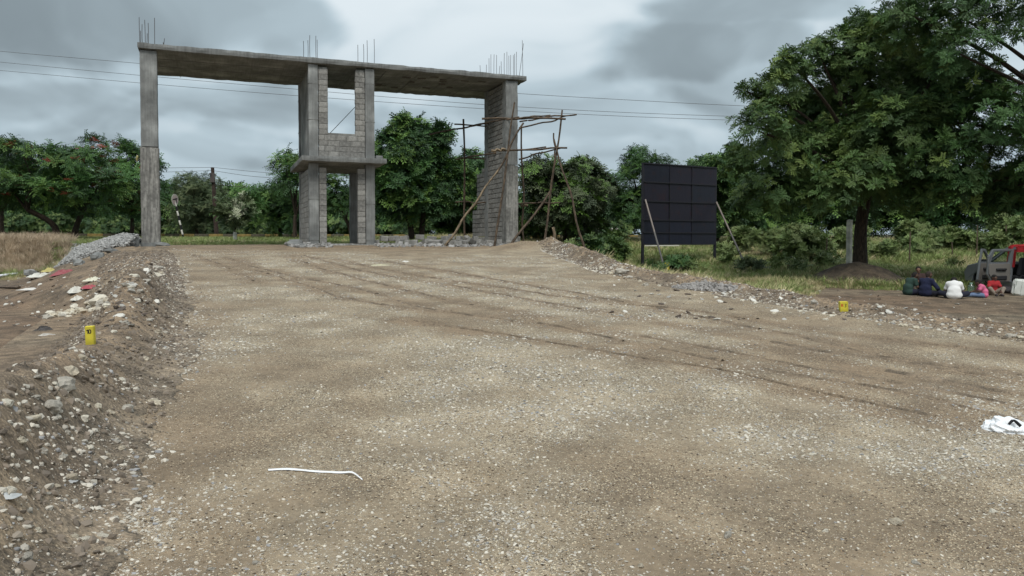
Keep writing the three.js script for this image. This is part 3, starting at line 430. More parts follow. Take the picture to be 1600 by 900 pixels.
// ---------------------------------------------------------------- vegetation
function leafClump(seed, { leaves = 6, len = 0.36, pairs = 6, ll = 0.1, lw = 0.034, droop = 0.55 }) {      // a spray of pinnate leaves
  const r = rng(seed), pos = []; const X = V3(), W = V3(), up = V3(0, 1, 0);
  const kite = (c, d, w, n) => { const t = c.clone().addScaledVector(d, ll), m = c.clone().addScaledVector(d, ll * 0.45).addScaledVector(n, ll * 0.1), a = m.clone().addScaledVector(w, lw), b = m.clone().addScaledVector(w, -lw); for (const q of [c, a, t, c, t, b]) pos.push(q.x, q.y, q.z); };
  for (let i = 0; i < leaves; i++) {
    const az = (i + r() * 0.8) / leaves * 6.283, el = 0.1 + r() * 1.0, d = V3(Math.cos(az) * Math.cos(el), Math.sin(el), Math.sin(az) * Math.cos(el)); const L = len * (0.7 + r() * 0.5), p = V3((r() - 0.5) * 0.06, (r() - 0.5) * 0.06, (r() - 0.5) * 0.06);
    for (let k = 0; k < pairs; k++) { const dd = d.clone(); dd.y -= droop * (k / pairs) * 1.2; dd.normalize(); p.addScaledVector(dd, L / pairs); W.crossVectors(dd, up).normalize(); const n = W.clone().cross(dd).normalize(); for (const s of [-1, 1]) { X.copy(dd).multiplyScalar(0.55).addScaledVector(W, s * 0.9).addScaledVector(n, -0.15 + (r() - 0.5) * 0.5).normalize(); kite(p, X, dd.clone().multiplyScalar(1), n); } }
  }
  const g = new THREE.BufferGeometry(); g.setAttribute('position', new THREE.Float32BufferAttribute(pos, 3)); g.computeVertexNormals(); return g;
}
const CL = { neem: leafClump(1, { leaves: 9, len: 0.27, pairs: 5, ll: 0.1, lw: 0.028, droop: 0.45 }), far: leafClump(2, { leaves: 9, len: 0.6, pairs: 4, ll: 0.22, lw: 0.07, droop: 0.5 }), fern: leafClump(3, { leaves: 8, len: 0.75, pairs: 6, ll: 0.16, lw: 0.05, droop: 0.75 }), bush: leafClump(4, { leaves: 8, len: 0.26, pairs: 4, ll: 0.11, lw: 0.04, droop: 0.3 }), fine: leafClump(5, { leaves: 8, len: 0.5, pairs: 7, ll: 0.13, lw: 0.025, droop: 0.6 }) };
// fill a crown: lobes are [centre, rx, ry, rz]; every lobe carries sprays on its outer part
function crown(parent, lobes, clump, { per = 26, scale = 1, cols, seed = 1, tip = 0.25, tipCol, inner = 0.5, hole = 0.26 }) {
  const r = rng(seed), list = [], Y = V3(0, 1, 0);
  for (const [c, rx, ry, rz, dens = 1] of lobes) {
    const n = Math.round(per * dens * (rx * ry + ry * rz + rx * rz) / (scale * scale));
    for (let i = 0; i < n; i++) {
      const z = r() * 2 - 1, a = r() * 6.283, s = Math.sqrt(1 - z * z), d = V3(s * Math.cos(a), z, s * Math.sin(a)); if (d.y < -0.2 && r() < 0.45) d.y *= -1;
      const q = (inner + (1.08 - inner) * Math.pow(r(), 0.55)) * (0.74 + 0.55 * noise3(d.x * 2.2 + c.x, d.y * 2.2 + c.y, d.z * 2.2 + c.z));
      const p = V3(c.x + d.x * rx * q, c.y + d.y * ry * q, c.z + d.z * rz * q); if (noise3(p.x * 1.1 / scale, p.y * 1.1 / scale, p.z * 1.1 / scale) < hole) continue;
      const quat = new THREE.Quaternion().setFromUnitVectors(Y, d.clone().multiplyScalar(0.8).add(V3(r() - 0.5, 0.55 + r() * 0.5, r() - 0.5)).normalize()).multiply(new THREE.Quaternion().setFromAxisAngle(Y, r() * 6.28));
      let col = cols[Math.floor(r() * cols.length)].slice(); const k = 0.85 + r() * 0.6; if (tipCol && q > 0.86 && r() < tip) col = tipCol;
      list.push([p, quat, scale * (0.75 + r() * 0.5), lin(col[0] * k, col[1] * k, col[2] * k)]);
    }
  }
  const im = new THREE.InstancedMesh(clump, M.leaf, list.length), m = new THREE.Matrix4(); im.name = 'crown'; im.userData.kind = 'stuff'; im.castShadow = im.receiveShadow = true;
  list.forEach(([p, q, s, c], i) => { m.compose(p, q, V3(s, s, s)); im.setMatrixAt(i, m); im.setColorAt(i, c); }); parent.add(im); return im;
}
const GREEN = { neem: [[0.05, 0.1, 0.022], [0.04, 0.085, 0.02], [0.066, 0.115, 0.024]], deep: [[0.026, 0.07, 0.018], [0.034, 0.085, 0.02], [0.022, 0.055, 0.018]], fern: [[0.034, 0.095, 0.018], [0.05, 0.12, 0.02], [0.022, 0.06, 0.016]], light: [[0.075, 0.11, 0.045], [0.06, 0.095, 0.04], [0.09, 0.12, 0.05]], shrub: [[0.05, 0.1, 0.02], [0.07, 0.12, 0.025], [0.035, 0.075, 0.02]], weed: [[0.11, 0.16, 0.045], [0.13, 0.165, 0.055], [0.08, 0.125, 0.035]] };
const YELLOWISH = [0.1, 0.15, 0.03], NEWLEAF = [0.08, 0.15, 0.025];
// a tree: bent tapered trunk(s), limbs out to the lobes of the crown, crown of leaf sprays
function tree(name, label, category, base, lobes, { r0 = 0.2, fork = 0.35, stems = [[0, 0]], clump = CL.far, opt, group, flowers }) {
  const t = thing(name, label, category, [base.x, base.y, base.z], 0, group), top = Math.max(...lobes.map(l => l[0].y)), rel = lobes, k = opt.seed, rad = clump === CL.neem ? 9 : 7;
  const forks = stems.map(([dx, dz], i) => { const f = V3(dx, top * fork, dz); mesh('trunk', limb([V3(dx * 0.15 + i * 0.25, -0.25, dz * 0.15), V3(dx * 0.35 + (noise2(k, i) - 0.5) * 0.2 + i * 0.2, top * fork * 0.5, dz * 0.4), f], r0, r0 * 0.62, rad, 10, 0.16, k + i), M.bark, t); return f; });
  rel.forEach((l, i) => { if (i % (rel.length > 16 ? 2 : 1)) return; const c = l[0]; let f = forks[0]; for (const q of forks) if (q.distanceTo(c) < f.distanceTo(c)) f = q; const mid = f.clone().lerp(c, 0.5); mid.y += (c.y - f.y) * 0.12; mid.x += (noise2(i, k, 3) - 0.5) * 0.5; mesh('limb', limb([f.clone().add(V3(0, -0.08, 0)), mid, c], r0 * 0.42, r0 * 0.1, 6, 7, 0.12, i + k), M.bark, t); });
  crown(t, rel, clump, opt);
  if (flowers) { const r = rng(k + 5), list = []; for (const [c, rx, ry, rz] of lobes) for (let i = 0; i < flowers; i++) { const a = r() * 6.28, q = 0.6 + r() * 0.45; list.push(V3(c.x + Math.cos(a) * rx * q, c.y + ry * (0.2 + r() * 0.75), c.z + Math.sin(a) * rz * q)); } const im = new THREE.InstancedMesh(CL.bush, M.leaf, list.length), m = new THREE.Matrix4(); im.name = 'blossom'; im.userData.kind = 'stuff'; list.forEach((p, i) => { m.compose(p, spin(r, 0.5), V3(0.9, 0.6, 0.9)); im.setMatrixAt(i, m); im.setColorAt(i, lin(0.24, 0.045, 0.02)); }); t.add(im); }
  return t;
}
function lobesFor(h, low, rx, rz, n, flat, seed, size = 0.4) {                   // lobes spread through an uneven crown
  const r = rng(seed), out = [], cy = (h + low) / 2, ry = (h - low) / 2;
  for (let i = 0; i < n; i++) { const a = (i * 2.4) + r() * 1.2, yy = -0.9 + 1.75 * ((i + 0.5) / n), w = Math.sqrt(Math.max(0.08, 1 - yy * yy * 0.8)), q0 = r(), q = (i % 4 === 3 ? 0.8 + 0.35 * q0 : 0.25 + 0.6 * q0) * w, k4 = i % 4 === 3, s = size * (0.7 + r() * 0.6) * (k4 ? 0.5 : 1); out.push([V3(Math.cos(a) * rx * q, cy + yy * ry * (k4 && yy > 0 ? 1.02 : 0.78), Math.sin(a) * rz * q), rx * s, Math.max(0.45, rx * s * flat), rz * s, 1]); }
  return out;
}
function farTree(name, label, category, px, top, halfW, Z, o) {
  const more = (o.extra ?? []).map(([x, y, s]) => [x, y, s]), b = atGround(px, Z), h = at(px, top, Z).y - b.y, rx = halfW / FPX * Z, low = h * (o.low ?? 0.22);
  return tree(name, label, category, b, [...lobesFor(h, low, rx, rx * 0.85, o.n ?? 13, o.flat ?? 0.6, o.seed, o.size ?? 0.42), ...more.map(([x, y, s]) => { const q = s / FPX * Z; return [at(x, y, Z).sub(b), q, q * 1.1, q, 1.3]; })], { r0: o.r0 ?? 0.16, fork: o.fork ?? 0.32, stems: o.stems, clump: o.clump ?? CL.far, opt: { per: o.per ?? 15, scale: o.scale ?? 0.85, cols: o.cols ?? GREEN.deep, seed: o.seed, tip: 0.3, tipCol: o.tip ?? NEWLEAF, hole: o.hole ?? 0.3 }, group: o.group, flowers: o.flowers });
}
const flame = { clump: CL.fern, cols: GREEN.fern, flat: 0.3, low: 0.3, per: 10, n: 17, scale: 0.8, size: 0.34, hole: 0.38 };
farTree('flame_tree', 'spreading flame tree with two leaning trunks and sparse red blossom above the dry grass', 'tree', 100, 222, 118, 41, { ...flame, seed: 11, n: 24, stems: [[-1.6, 0.3], [0.9, -0.3]], r0: 0.2, flowers: 3, low: 0.24 });
farTree('flame_tree', 'dark flame tree whose crown overhangs behind the two-trunked one', 'tree', 4, 214, 80, 46, { ...flame, seed: 12, cols: GREEN.deep, flowers: 1 });
farTree('flame_tree', 'small flame tree standing close behind the tall column', 'tree', 205, 236, 66, 49, { ...flame, extra: [[192, 232, 9], [196, 246, 13], [150, 226, 11], [212, 246, 9]], seed: 13, n: 19, low: 0.12, flowers: 2 });
farTree('acacia_tree', 'feathery grey green tree beside the leaning utility pole', 'tree', 308, 277, 60, 62, { seed: 14, clump: CL.fine, cols: GREEN.light, per: 13, scale: 0.95, n: 15, flat: 0.8, low: 0.1, tip: [0.13, 0.16, 0.07] });
farTree('flame_tree', 'low wide flame tree filling the gap beside the tower', 'tree', 440, 288, 84, 50, { ...flame, seed: 15, n: 22, low: 0.08, scale: 0.75 });
farTree('flame_tree', 'thin flame tree with one high spray of leaves against the sky by the tower', 'tree', 462, 240, 34, 46, { ...flame, seed: 16, n: 7, size: 0.5, low: 0.55, per: 12 });
farTree('broadleaf_tree', 'tall dense green tree standing behind the tower and the block pillar', 'tree', 648, 214, 82, 43, { seed: 17, extra: [[628, 192, 9], [624, 206, 13], [660, 206, 15], [676, 198, 10], [690, 216, 16], [606, 222, 13], [640, 214, 16]], n: 34, flat: 0.72, low: 0.2, stems: [[-0.9, 0], [0.5, 0.5]], r0: 0.2, cols: GREEN.deep.concat(GREEN.fern), per: 17, scale: 0.75, size: 0.36 });
farTree('broadleaf_tree', 'green tree seen through the doorway of the tower', 'tree', 552, 262, 52, 46, { ...flame, seed: 18, n: 16, stems: [[-0.5, 0.2], [0.5, 0]], low: 0.3 });
farTree('broadleaf_tree', 'slender dark tree behind the scaffold and block pillar', 'tree', 745, 232, 50, 55, { seed: 19, n: 16, flat: 0.6, low: 0.12 });
farTree('broadleaf_tree', 'dull olive tree behind the scaffold braces', 'tree', 882, 246, 66, 52, { seed: 20, n: 24, flat: 0.62, low: 0.1, cols: GREEN.light.map(c => c.map(q => q * 0.62)), r0: 0.14 });
farTree('flame_tree', 'layered dark flame tree behind the dark signboard', 'tree', 1005, 228, 74, 53, { ...flame, seed: 21, n: 24, low: 0.14, cols: GREEN.fern.concat(GREEN.deep) });
farTree('broadleaf_tree', 'dense tree between the dark signboard and the large neem', 'tree', 1120, 234, 66, 51, { seed: 22, n: 24, flat: 0.6, low: 0.1, cols: GREEN.deep.concat(GREEN.shrub) });
// the wooded belt farther behind, tree by tree
{
  const r = rng(333); const L = 'tree in the dense dark belt beyond the highway';
  for (let i = 0; i < 24; i++) { const px = -70 + i * 74 + (r() - 0.5) * 30, side = px > 1230; farTree('belt_tree', L, 'tree', px, side ? 262 + r() * 40 : 292 + r() * 28, 58 + r() * 22, side ? 58 + r() * 10 : 70 + r() * 14, { seed: 400 + i, n: 14, flat: 0.62, low: 0.04, cols: i % 3 ? GREEN.deep : GREEN.fern, per: 9, scale: 1.25, r0: 0.15, group: 'belt of trees beyond the highway' }); }
}
// the big neem on its mound, lobe by lobe
{
  const Z = 29, b = atGround(1342, Z); b.y += 0.5; const F = FPX;
  const L = [[1185, 205, 42], [1165, 260, 36], [1215, 150, 38], [1238, 118, 30], [1260, 190, 58], [1200, 300, 44], [1275, 250, 60], [1250, 305, 44], [1320, 100, 56], [1345, 160, 66], [1300, 300, 42], [1330, 230, 66], [1385, 70, 58], [1410, 130, 66], [1400, 210, 70], [1345, 280, 46], [1395, 290, 42], [1430, 40, 52], [1450, 180, 64], [1460, 260, 60], [1440, 295, 40], [1300, 175, 60], [1225, 240, 52], [1375, 255, 60], [1290, 110, 34], [1175, 310, 26], [1470, 110, 50], [1360, 60, 40], [1166, 142, 15], [1182, 165, 18], [1232, 92, 14], [1224, 112, 17], [1276, 78, 18], [1340, 38, 22], [1150, 235, 16], [1208, 128, 15]];
  const r = rng(505), lobes = L.map(([x, y, s]) => { const p = at(x, y, Z + (r() - 0.5) * 6.5).sub(b), q = s / F * Z; return [p, q * 1.0, q * 0.82, q * 1.1, 1]; });
  for (let i = 0; i < 12; i++) { const p = at(1210 + r() * 240, 120 + r() * 190, Z + 2.5 + r() * 2).sub(b); lobes.push([p, 1.4, 1.1, 1.4, 0.7]); }
  const t = tree('neem_tree', 'large spreading neem tree with dark trunk rising from the earth mound', 'tree', b, lobes, { r0: 0.29, fork: 0.34, stems: [[0.45, 0]], clump: CL.neem, opt: { per: 27, scale: 1.0, cols: GREEN.neem, seed: 51, tip: 0.16, tipCol: YELLOWISH, inner: 0.3 } });
  // nearer tree whose trunk stands out of the frame
  const Z2 = 26, b2 = atGround(1720, Z2), L2 = [[1405, 15, 30], [1440, 50, 46], [1500, 25, 60], [1560, 10, 56], [1500, 85, 52], [1600, 28, 26], [1470, 125, 44], [1520, 150, 54], [1480, 190, 56], [1560, 185, 60], [1605, 178, 30], [1500, 250, 64], [1570, 255, 70], [1545, 298, 46], [1490, 292, 42], [1620, 285, 56], [1650, 210, 56], [1750, 150, 70], [1760, 230, 90], [1740, 60, 100], [1640, -60, 110], [1540, -70, 100], [1800, 120, 110], [1690, 300, 70], [1588, 310, 30], [1580, 142, 26], [1540, 125, 20], [1612, 235, 56], [1590, 290, 46], [1560, 318, 32]];
  const lob2 = L2.map(([x, y, s]) => { const p = at(x, y, Z2 + (r() - 0.5) * 4).sub(b2), q = s / F * Z2; return [p, q, q * 0.8, q, y < 100 ? 0.62 : 1]; });
  tree('neem_tree', 'dark overhanging neem tree reaching in above the parked car', 'tree', b2, lob2, { r0: 0.3, fork: 0.4, stems: [[0.2, 0]], clump: CL.neem, opt: { per: 24, scale: 1.0, cols: GREEN.neem.map(c => [c[0] * 0.7, c[1] * 0.85, c[2] * 0.85]), seed: 52, tip: 0.12, tipCol: YELLOWISH } });
}
// young planted tree with a whitewashed foot
{
  const Z = 38, b = atGround(367, Z), h = at(367, 312, Z).y - b.y, t = thing('young_tree', 'young planted tree with a white painted trunk foot beyond the gate', 'tree', [b.x, b.y, b.z]);
  mesh('trunk', limb([V3(0, 0.5, 0), V3(0.03, h * 0.5, 0), V3(0, h * 0.86, 0)], 0.045, 0.02, 7, 7), M.bark, t); mesh('painted_trunk_foot', limb([V3(0.02, -0.15, 0), V3(0, 0.52, 0)], 0.11, 0.085, 8, 3), M.whitewash, t);
  crown(t, lobesFor(h * 1.05, 0.35, 0.85, 0.8, 11, 0.8, 61, 0.42), CL.bush, { per: 34, scale: 1.1, cols: GREEN.light, seed: 62, tip: 0.4, tipCol: [0.3, 0.32, 0.22] });
}
// bushes, each its own
function bush(name, label, px, Z, wpx, hpx, o = {}) {
  const b = atGround(px, Z), w = wpx / FPX * Z / 2, h = hpx / FPX * Z, t = thing(name, label, 'bush', [b.x, b.y, b.z], 0, o.group), k = Math.round(px * 7 + Z); const r = rng(k);
  const lob = []; for (let i = 0; i < (o.n ?? 7); i++) { const a = r() * 6.28, q = r() * 0.7; lob.push([V3(Math.cos(a) * w * q, h * (0.25 + 0.55 * r() * (1 - q * 0.6)), Math.sin(a) * w * q), w * (0.35 + r() * 0.25), h * (0.24 + r() * 0.16), w * (0.35 + r() * 0.25), 1]); }
  for (let i = 0; i < 4; i++) mesh('stem', limb([V3((r() - 0.5) * 0.2, -0.1, (r() - 0.5) * 0.2), V3((r() - 0.5) * w, h * 0.75, (r() - 0.5) * w)], 0.025, 0.01, 5, 3), M.bark, t);
  crown(t, lob, o.clump ?? CL.bush, { per: o.per ?? 30, scale: o.scale ?? 1.1, cols: o.cols ?? GREEN.shrub, seed: k, tip: 0.3, tipCol: o.tip ?? [0.12, 0.17, 0.05], inner: 0.3 });
}
bush('shrub', 'dark round shrub in front of the signboard between its posts', 1072, 34, 60, 24, { cols: GREEN.deep.concat(GREEN.shrub) });
bush('shrub', 'low green shrub at the signboard post beside the yellow peg', 1022, 33, 44, 20); bush('shrub', 'grey green shrub at the foot of the signboard strut', 1180, 33, 50, 24, { cols: GREEN.light.map(c => c.map(q => q * 0.8)) });
bush('shrub', 'large leafy shrub spilling down the bank beside the scaffold', 955, 38, 80, 52, { n: 10 }); bush('shrub', 'broad leaved shrub on the bank behind the scaffold brace', 918, 36, 52, 56, { cols: GREEN.deep.concat(GREEN.shrub), n: 9 });
bush('shrub', 'tall pale green shrub in the weedy field near the concrete post', 1262, 40, 90, 62, { n: 12, cols: GREEN.weed }); bush('shrub', 'spiky yellow green shrub behind the signboard strut', 1212, 42, 80, 50, { n: 10, cols: GREEN.weed, clump: CL.fine, scale: 0.7, per: 14 });
const WB = 'weedy green bush growing in the rough grass field';
for (const [x, Z, w, h] of [[1148, 37, 40, 20], [1300, 36, 44, 26], [1390, 42, 60, 26], [1440, 44, 60, 30], [1480, 46, 70, 34], [1530, 45, 60, 34], [1565, 44, 60, 40], [1230, 34, 40, 22], [1270, 33, 36, 18], [1128, 42, 44, 24], [1160, 45, 60, 44], [1330, 46, 70, 40], [1420, 50, 80, 40], [1590, 50, 90, 50], [1500, 36, 40, 18]]) bush('weed_bush', WB, x, Z, w, h, { cols: GREEN.weed, group: 'bushes in the rough field' });
const HB = 'dark green bush in the scrub below the highway trees';
for (let i = 0; i < 20; i++) { const x = -20 + i * 62; if (x > 1000) break; bush('scrub_bush', HB, x + 14 * Math.sin(i * 5), 71 + 3 * Math.sin(i * 3.3), 80, 26 + 9 * Math.sin(i * 7), { cols: GREEN.deep.concat(GREEN.shrub), clump: CL.far, scale: 0.55, per: 16, group: 'scrub below the highway trees' }); }
// grass: tufts of bent blades
function tuft(seed, n, h, spread, w) { const r = rng(seed), pos = []; for (let i = 0; i < n; i++) { const a = r() * 6.28, q = r() * spread, x = Math.cos(a) * q, z = Math.sin(a) * q, hh = h * (0.5 + r() * 0.6), lx = x + Math.cos(a + r()) * hh * (0.2 + r() * 0.45), lz = z + Math.sin(a + r()) * hh * (0.2 + r() * 0.45), mx = lerp(x, lx, 0.35), mz = lerp(z, lz, 0.35), wx = Math.cos(a + 1.57) * w, wz = Math.sin(a + 1.57) * w; const A = [x - wx, 0, z - wz], B = [x + wx, 0, z + wz], C = [mx - wx * 0.8, hh * 0.6, mz - wz * 0.8], D = [mx + wx * 0.8, hh * 0.6, mz + wz * 0.8], E = [lx, hh, lz]; for (const q2 of [A, B, C, B, D, C, C, D, E]) pos.push(...q2); } const g = new THREE.BufferGeometry(); g.setAttribute('position', new THREE.Float32BufferAttribute(pos, 3)); g.computeVertexNormals(); return g; }
const T = { grass: tuft(1, 34, 0.17, 0.22, 0.0045), dry: tuft(2, 34, 0.72, 0.22, 0.007), weed: tuft(3, 20, 0.3, 0.16, 0.007) };
{
  const r = rng(700), G = [], W = [], D = [];
  for (let i = 0; i < 120000; i++) { const Z = 17 + Math.pow(r(), 1.25) * 40, X = (r() * 2 - 1) * 0.8 * Z, u = X * CA + Z * SA, v = -X * SA + Z * CA, t = turfAmount(u, v); if (r() > t) continue; const n = fbm2(u * 0.25, v * 0.25, 3, 141), s = (0.7 + r() * 0.7) * (0.6 + 0.9 * n) * (t < 0.9 ? 0.6 : 1) * (v > 34 && u < 14 && u > -20 ? 0.5 : 1), k = 0.75 + r() * 0.5, straw = r() < (v > 33.2 && u < 14 ? 0.06 : 0.12) + (v > 33.2 && u < 14 ? 0.2 : 1) * sstep(0.36, 0.66, fbm2(u * 0.16 + 5, v * 0.16, 3, 143)) * 0.72; const c = straw ? lin(0.5 * k, 0.43 * k, 0.24 * k) : lin(0.22 * k, 0.28 * k, 0.085 * k); (r() < 0.7 ? G : W).push({ p: V3(u, H(u, v) - 0.02, -v), s: V3(s * 1.2, s, s * 1.2), q: spin(r, 0.15), c }); }
  scatter('field_grass', T.grass, M.leaf, G, 'rough green and straw coloured grass of the field', 'grass'); scatter('field_weeds', T.weed, M.leaf, W, 'tall weeds standing in the rough grass field', 'weeds');
  for (let i = 0; i < 3400; i++) { const px = -120 + r() * 236, Z = 28.5 + r() * 9, p = atGround(px, Z); if (px > 60 + (Z - 28) * 5 && r() < 0.8) continue; const s = 0.3 + r() * 0.34, k = 0.65 + r() * 0.7; D.push({ p, s: V3(s * 1.3, s, s * 1.3), q: spin(r, 0.35), c: lin(0.44 * k, 0.345 * k, 0.24 * k) }); }
  scatter('dry_grass', T.dry, M.leaf, D, 'tall dry straw coloured grass below the flame trees', 'dry grass');
}
// ---------------------------------------------------------------- things along the road and beyond
const font = await new FontLoader().loadAsync('fonts/droid/droid_sans_bold.typeface.json');
// dark signboard seen from behind
{
  const a = at(1005.5, 382, 37), b = at(1117.5, 382, 39.4), W = Math.hypot(b.x - a.x, b.z - a.z), y0 = a.y, y1 = at(1007, 255, 37).y, HH = y1 - y0, gy = H(a.x, -a.z);
  const t = thing('billboard', 'dark blue black sheet metal billboard on two posts, held by slanting struts', 'billboard', [a.x, gy, a.z], Math.atan2(-(b.z - a.z), b.x - a.x)); const o = y0 - gy;
  const rows = [0, 0.147, 0.304, 0.536, 0.772, 1], cols = [0, 0.345, 0.655, 1], r = rng(9);
  for (let i = 0; i < 5; i++) for (let j = 0; j < 3; j++) { const w = (cols[j + 1] - cols[j]) * W - 0.02, h = (rows[i + 1] - rows[i]) * HH - 0.02; const g = boxUV(new THREE.BoxGeometry(w, h, 0.012), 2.4, r(), r()); const m = mesh('sheet_panel', g, M.panels[Math.floor(r() * 4)], t); m.position.set((cols[j] + cols[j + 1]) / 2 * W, o + (rows[i] + rows[i + 1]) / 2 * HH, (r() - 0.5) * 0.006); m.rotation.x = (r() - 0.5) * 0.03; m.rotation.y = (r() - 0.5) * 0.03; }
  for (let i = 0; i < 6; i++) mesh('rail', bx(W + 0.04, 0.055, 0.05, W / 2, o + rows[i] * HH, 0.035), M.panelFrame, t);
  for (const c of [0.345, 0.655]) mesh('rib', bx(0.03, HH, 0.03, c * W, o + HH / 2, 0.024), M.panelFrame, t);
  mesh('pale_edge_strip', bx(W * 0.46, 0.05, 0.03, W * 0.24, o - 0.06, 0.06), M.whitewash, t);
  for (const x of [-0.02, W + 0.02]) mesh('post', bx(0.11, HH + o + 0.45, 0.11, x, (HH + o) / 2 - 0.2, -0.05), M.panelFrame, t);
  t.updateMatrixWorld(); const inv = t.matrixWorld.clone().invert();
  for (const [p, q] of [[at(1008.5, 312, 36.9), at(1041, 419, 34.6)], [at(1119.5, 316, 39.3), at(1173, 429, 35.4)]]) { q.y = Math.min(q.y, H(q.x, -q.z)) - 0.1; const P = p.clone().applyMatrix4(inv), Q = q.clone().applyMatrix4(inv), m = P.clone().lerp(Q, 0.45); mesh('strut', limb([P, m], 0.045, 0.045, 7, 2), M.galv, t); mesh('strut', limb([m, Q], 0.047, 0.05, 7, 3), M.strut, t); }
}
// numbered survey blocks
function surveyBlock(p, w, h, d, turn, label, texts) {
  const t = thing('survey_marker', label, 'survey marker', [p.x, p.y - 0.03, p.z], turn); const g = chamBox(w, h + 0.03, d, 0.006); g.translate(0, (h + 0.03) / 2, 0); mesh('block', g, M.yellow, t);
  for (const [s, x, y, size, col] of texts) { const q = new TextGeometry(s, { font, size, depth: 0.0015, curveSegments: 4 }); q.translate(x, y + 0.03, d / 2); mesh('painted_number', q, col, t); }
  t.rotation.z = 0.03; return t;
}
const INK = std({ color: lin(0.012, 0.012, 0.014) }), RED = std({ color: lin(0.45, 0.03, 0.02) });
{ const p = hit(142, 536), Z = depth(p.x, -p.z), k = Z / FPX; surveyBlock(p, 12.5 * k, 27 * k, 11 * k, -YAW + 0.25, 'tall yellow survey marker numbered 10 on the earth berm', [['1', -4.6 * k, 15.5 * k, 6.6 * k, INK], ['0', -1.6 * k, 15.5 * k, 6.6 * k, INK]]); }
{ const p = hit(1318, 486), Z = depth(p.x, -p.z), k = Z / FPX; surveyBlock(p, 12 * k, 15 * k, 11 * k, -YAW - 0.2, 'short yellow survey marker lettered in red and black on the low berm', [['R', -5 * k, 7 * k, 4.6 * k, RED], ['2', 0.6 * k, 7.6 * k, 3.9 * k, INK], ['_', 0.3 * k, 6.8 * k, 4 * k, INK]]); }
{ const p = atGround(1043, 33.6), m = single('yellow_peg', chamBox(0.17, 0.62, 0.14, 0.01), M.yellow, 'small yellow peg in the grass under the billboard', 'peg'); m.position.set(p.x, p.y + 0.22, p.z); m.rotation.z = 0.06; }

// painted highway kerb beyond the gate, stone by stone
{
  const v = 57, k = new THREE.Group(); k.name = 'highway_kerb'; k.userData.kind = 'structure'; scene.add(k); const gk = chamBox(0.94, 0.34, 0.16, 0.02), yel = std({ map: rockTones, color: lin(0.36, 0.27, 0.1) }), blk = std({ map: rockTones, color: lin(0.13, 0.12, 0.09) });
  const u0 = onV(20, 370, v).x, u1 = onV(1010, 370, v).x; for (let u = u0, i = 0; u < u1; u += 0.95, i++) { const m = mesh('kerb_stone', gk, i % 2 ? yel : blk, k); m.position.set(u, onV(700, 370, v).y, -v); }
  const road = sheet(() => steps(u0 - 60, u1 + 60, 30), [v + 0.08, v + 4, v + 9], () => onV(700, 371, v).y - 0.02, () => [0.14, 0.14, 0.14], 2); structure('highway', road, M.soil);
}
// clipped hedge and distant white wall
{
  const p = onV(860, 374, 50), t = thing('clipped_hedge', 'long low clipped hedge with bright green top behind the scaffold', 'hedge', [p.x, H(p.x, 50), p.z]); const lob = []; for (let i = 0; i < 16; i++) lob.push([V3(-4 + i * 0.62, 0.9, 0), 0.5, 0.8, 0.5, 1.6]);
  for (let i = 0; i < 8; i++) mesh('stem', limb([V3(-3.8 + i * 1.2, -0.1, 0), V3(-3.7 + i * 1.2, 0.9, 0)], 0.03, 0.015, 5, 2), M.bark, t);
  crown(t, lob, CL.bush, { per: 30, scale: 1.1, cols: GREEN.shrub, seed: 881, tip: 0.5, tipCol: [0.12, 0.2, 0.04] });
  const w = thing('boundary_wall', 'weathered white boundary wall glimpsed between the bushes by the scaffold', 'wall', (q => [q.x, H(q.x, -q.z), q.z])(at(946, 366, 62)), YAW * 0.4); const q = at(946, 356, 62).y - w.position.y;
  mesh('wall_panel', roughBox(2.7, q * 0.55 + 0.2, 0.2, { at: [-0.1, q * 0.27, 0], amp: 0.01 }), M.whitewash, w); mesh('coping', roughBox(2.2, q * 0.38, 0.24, { at: [0.15, q * 0.8, 0], amp: 0.01 }), M.whitewash, w);
}
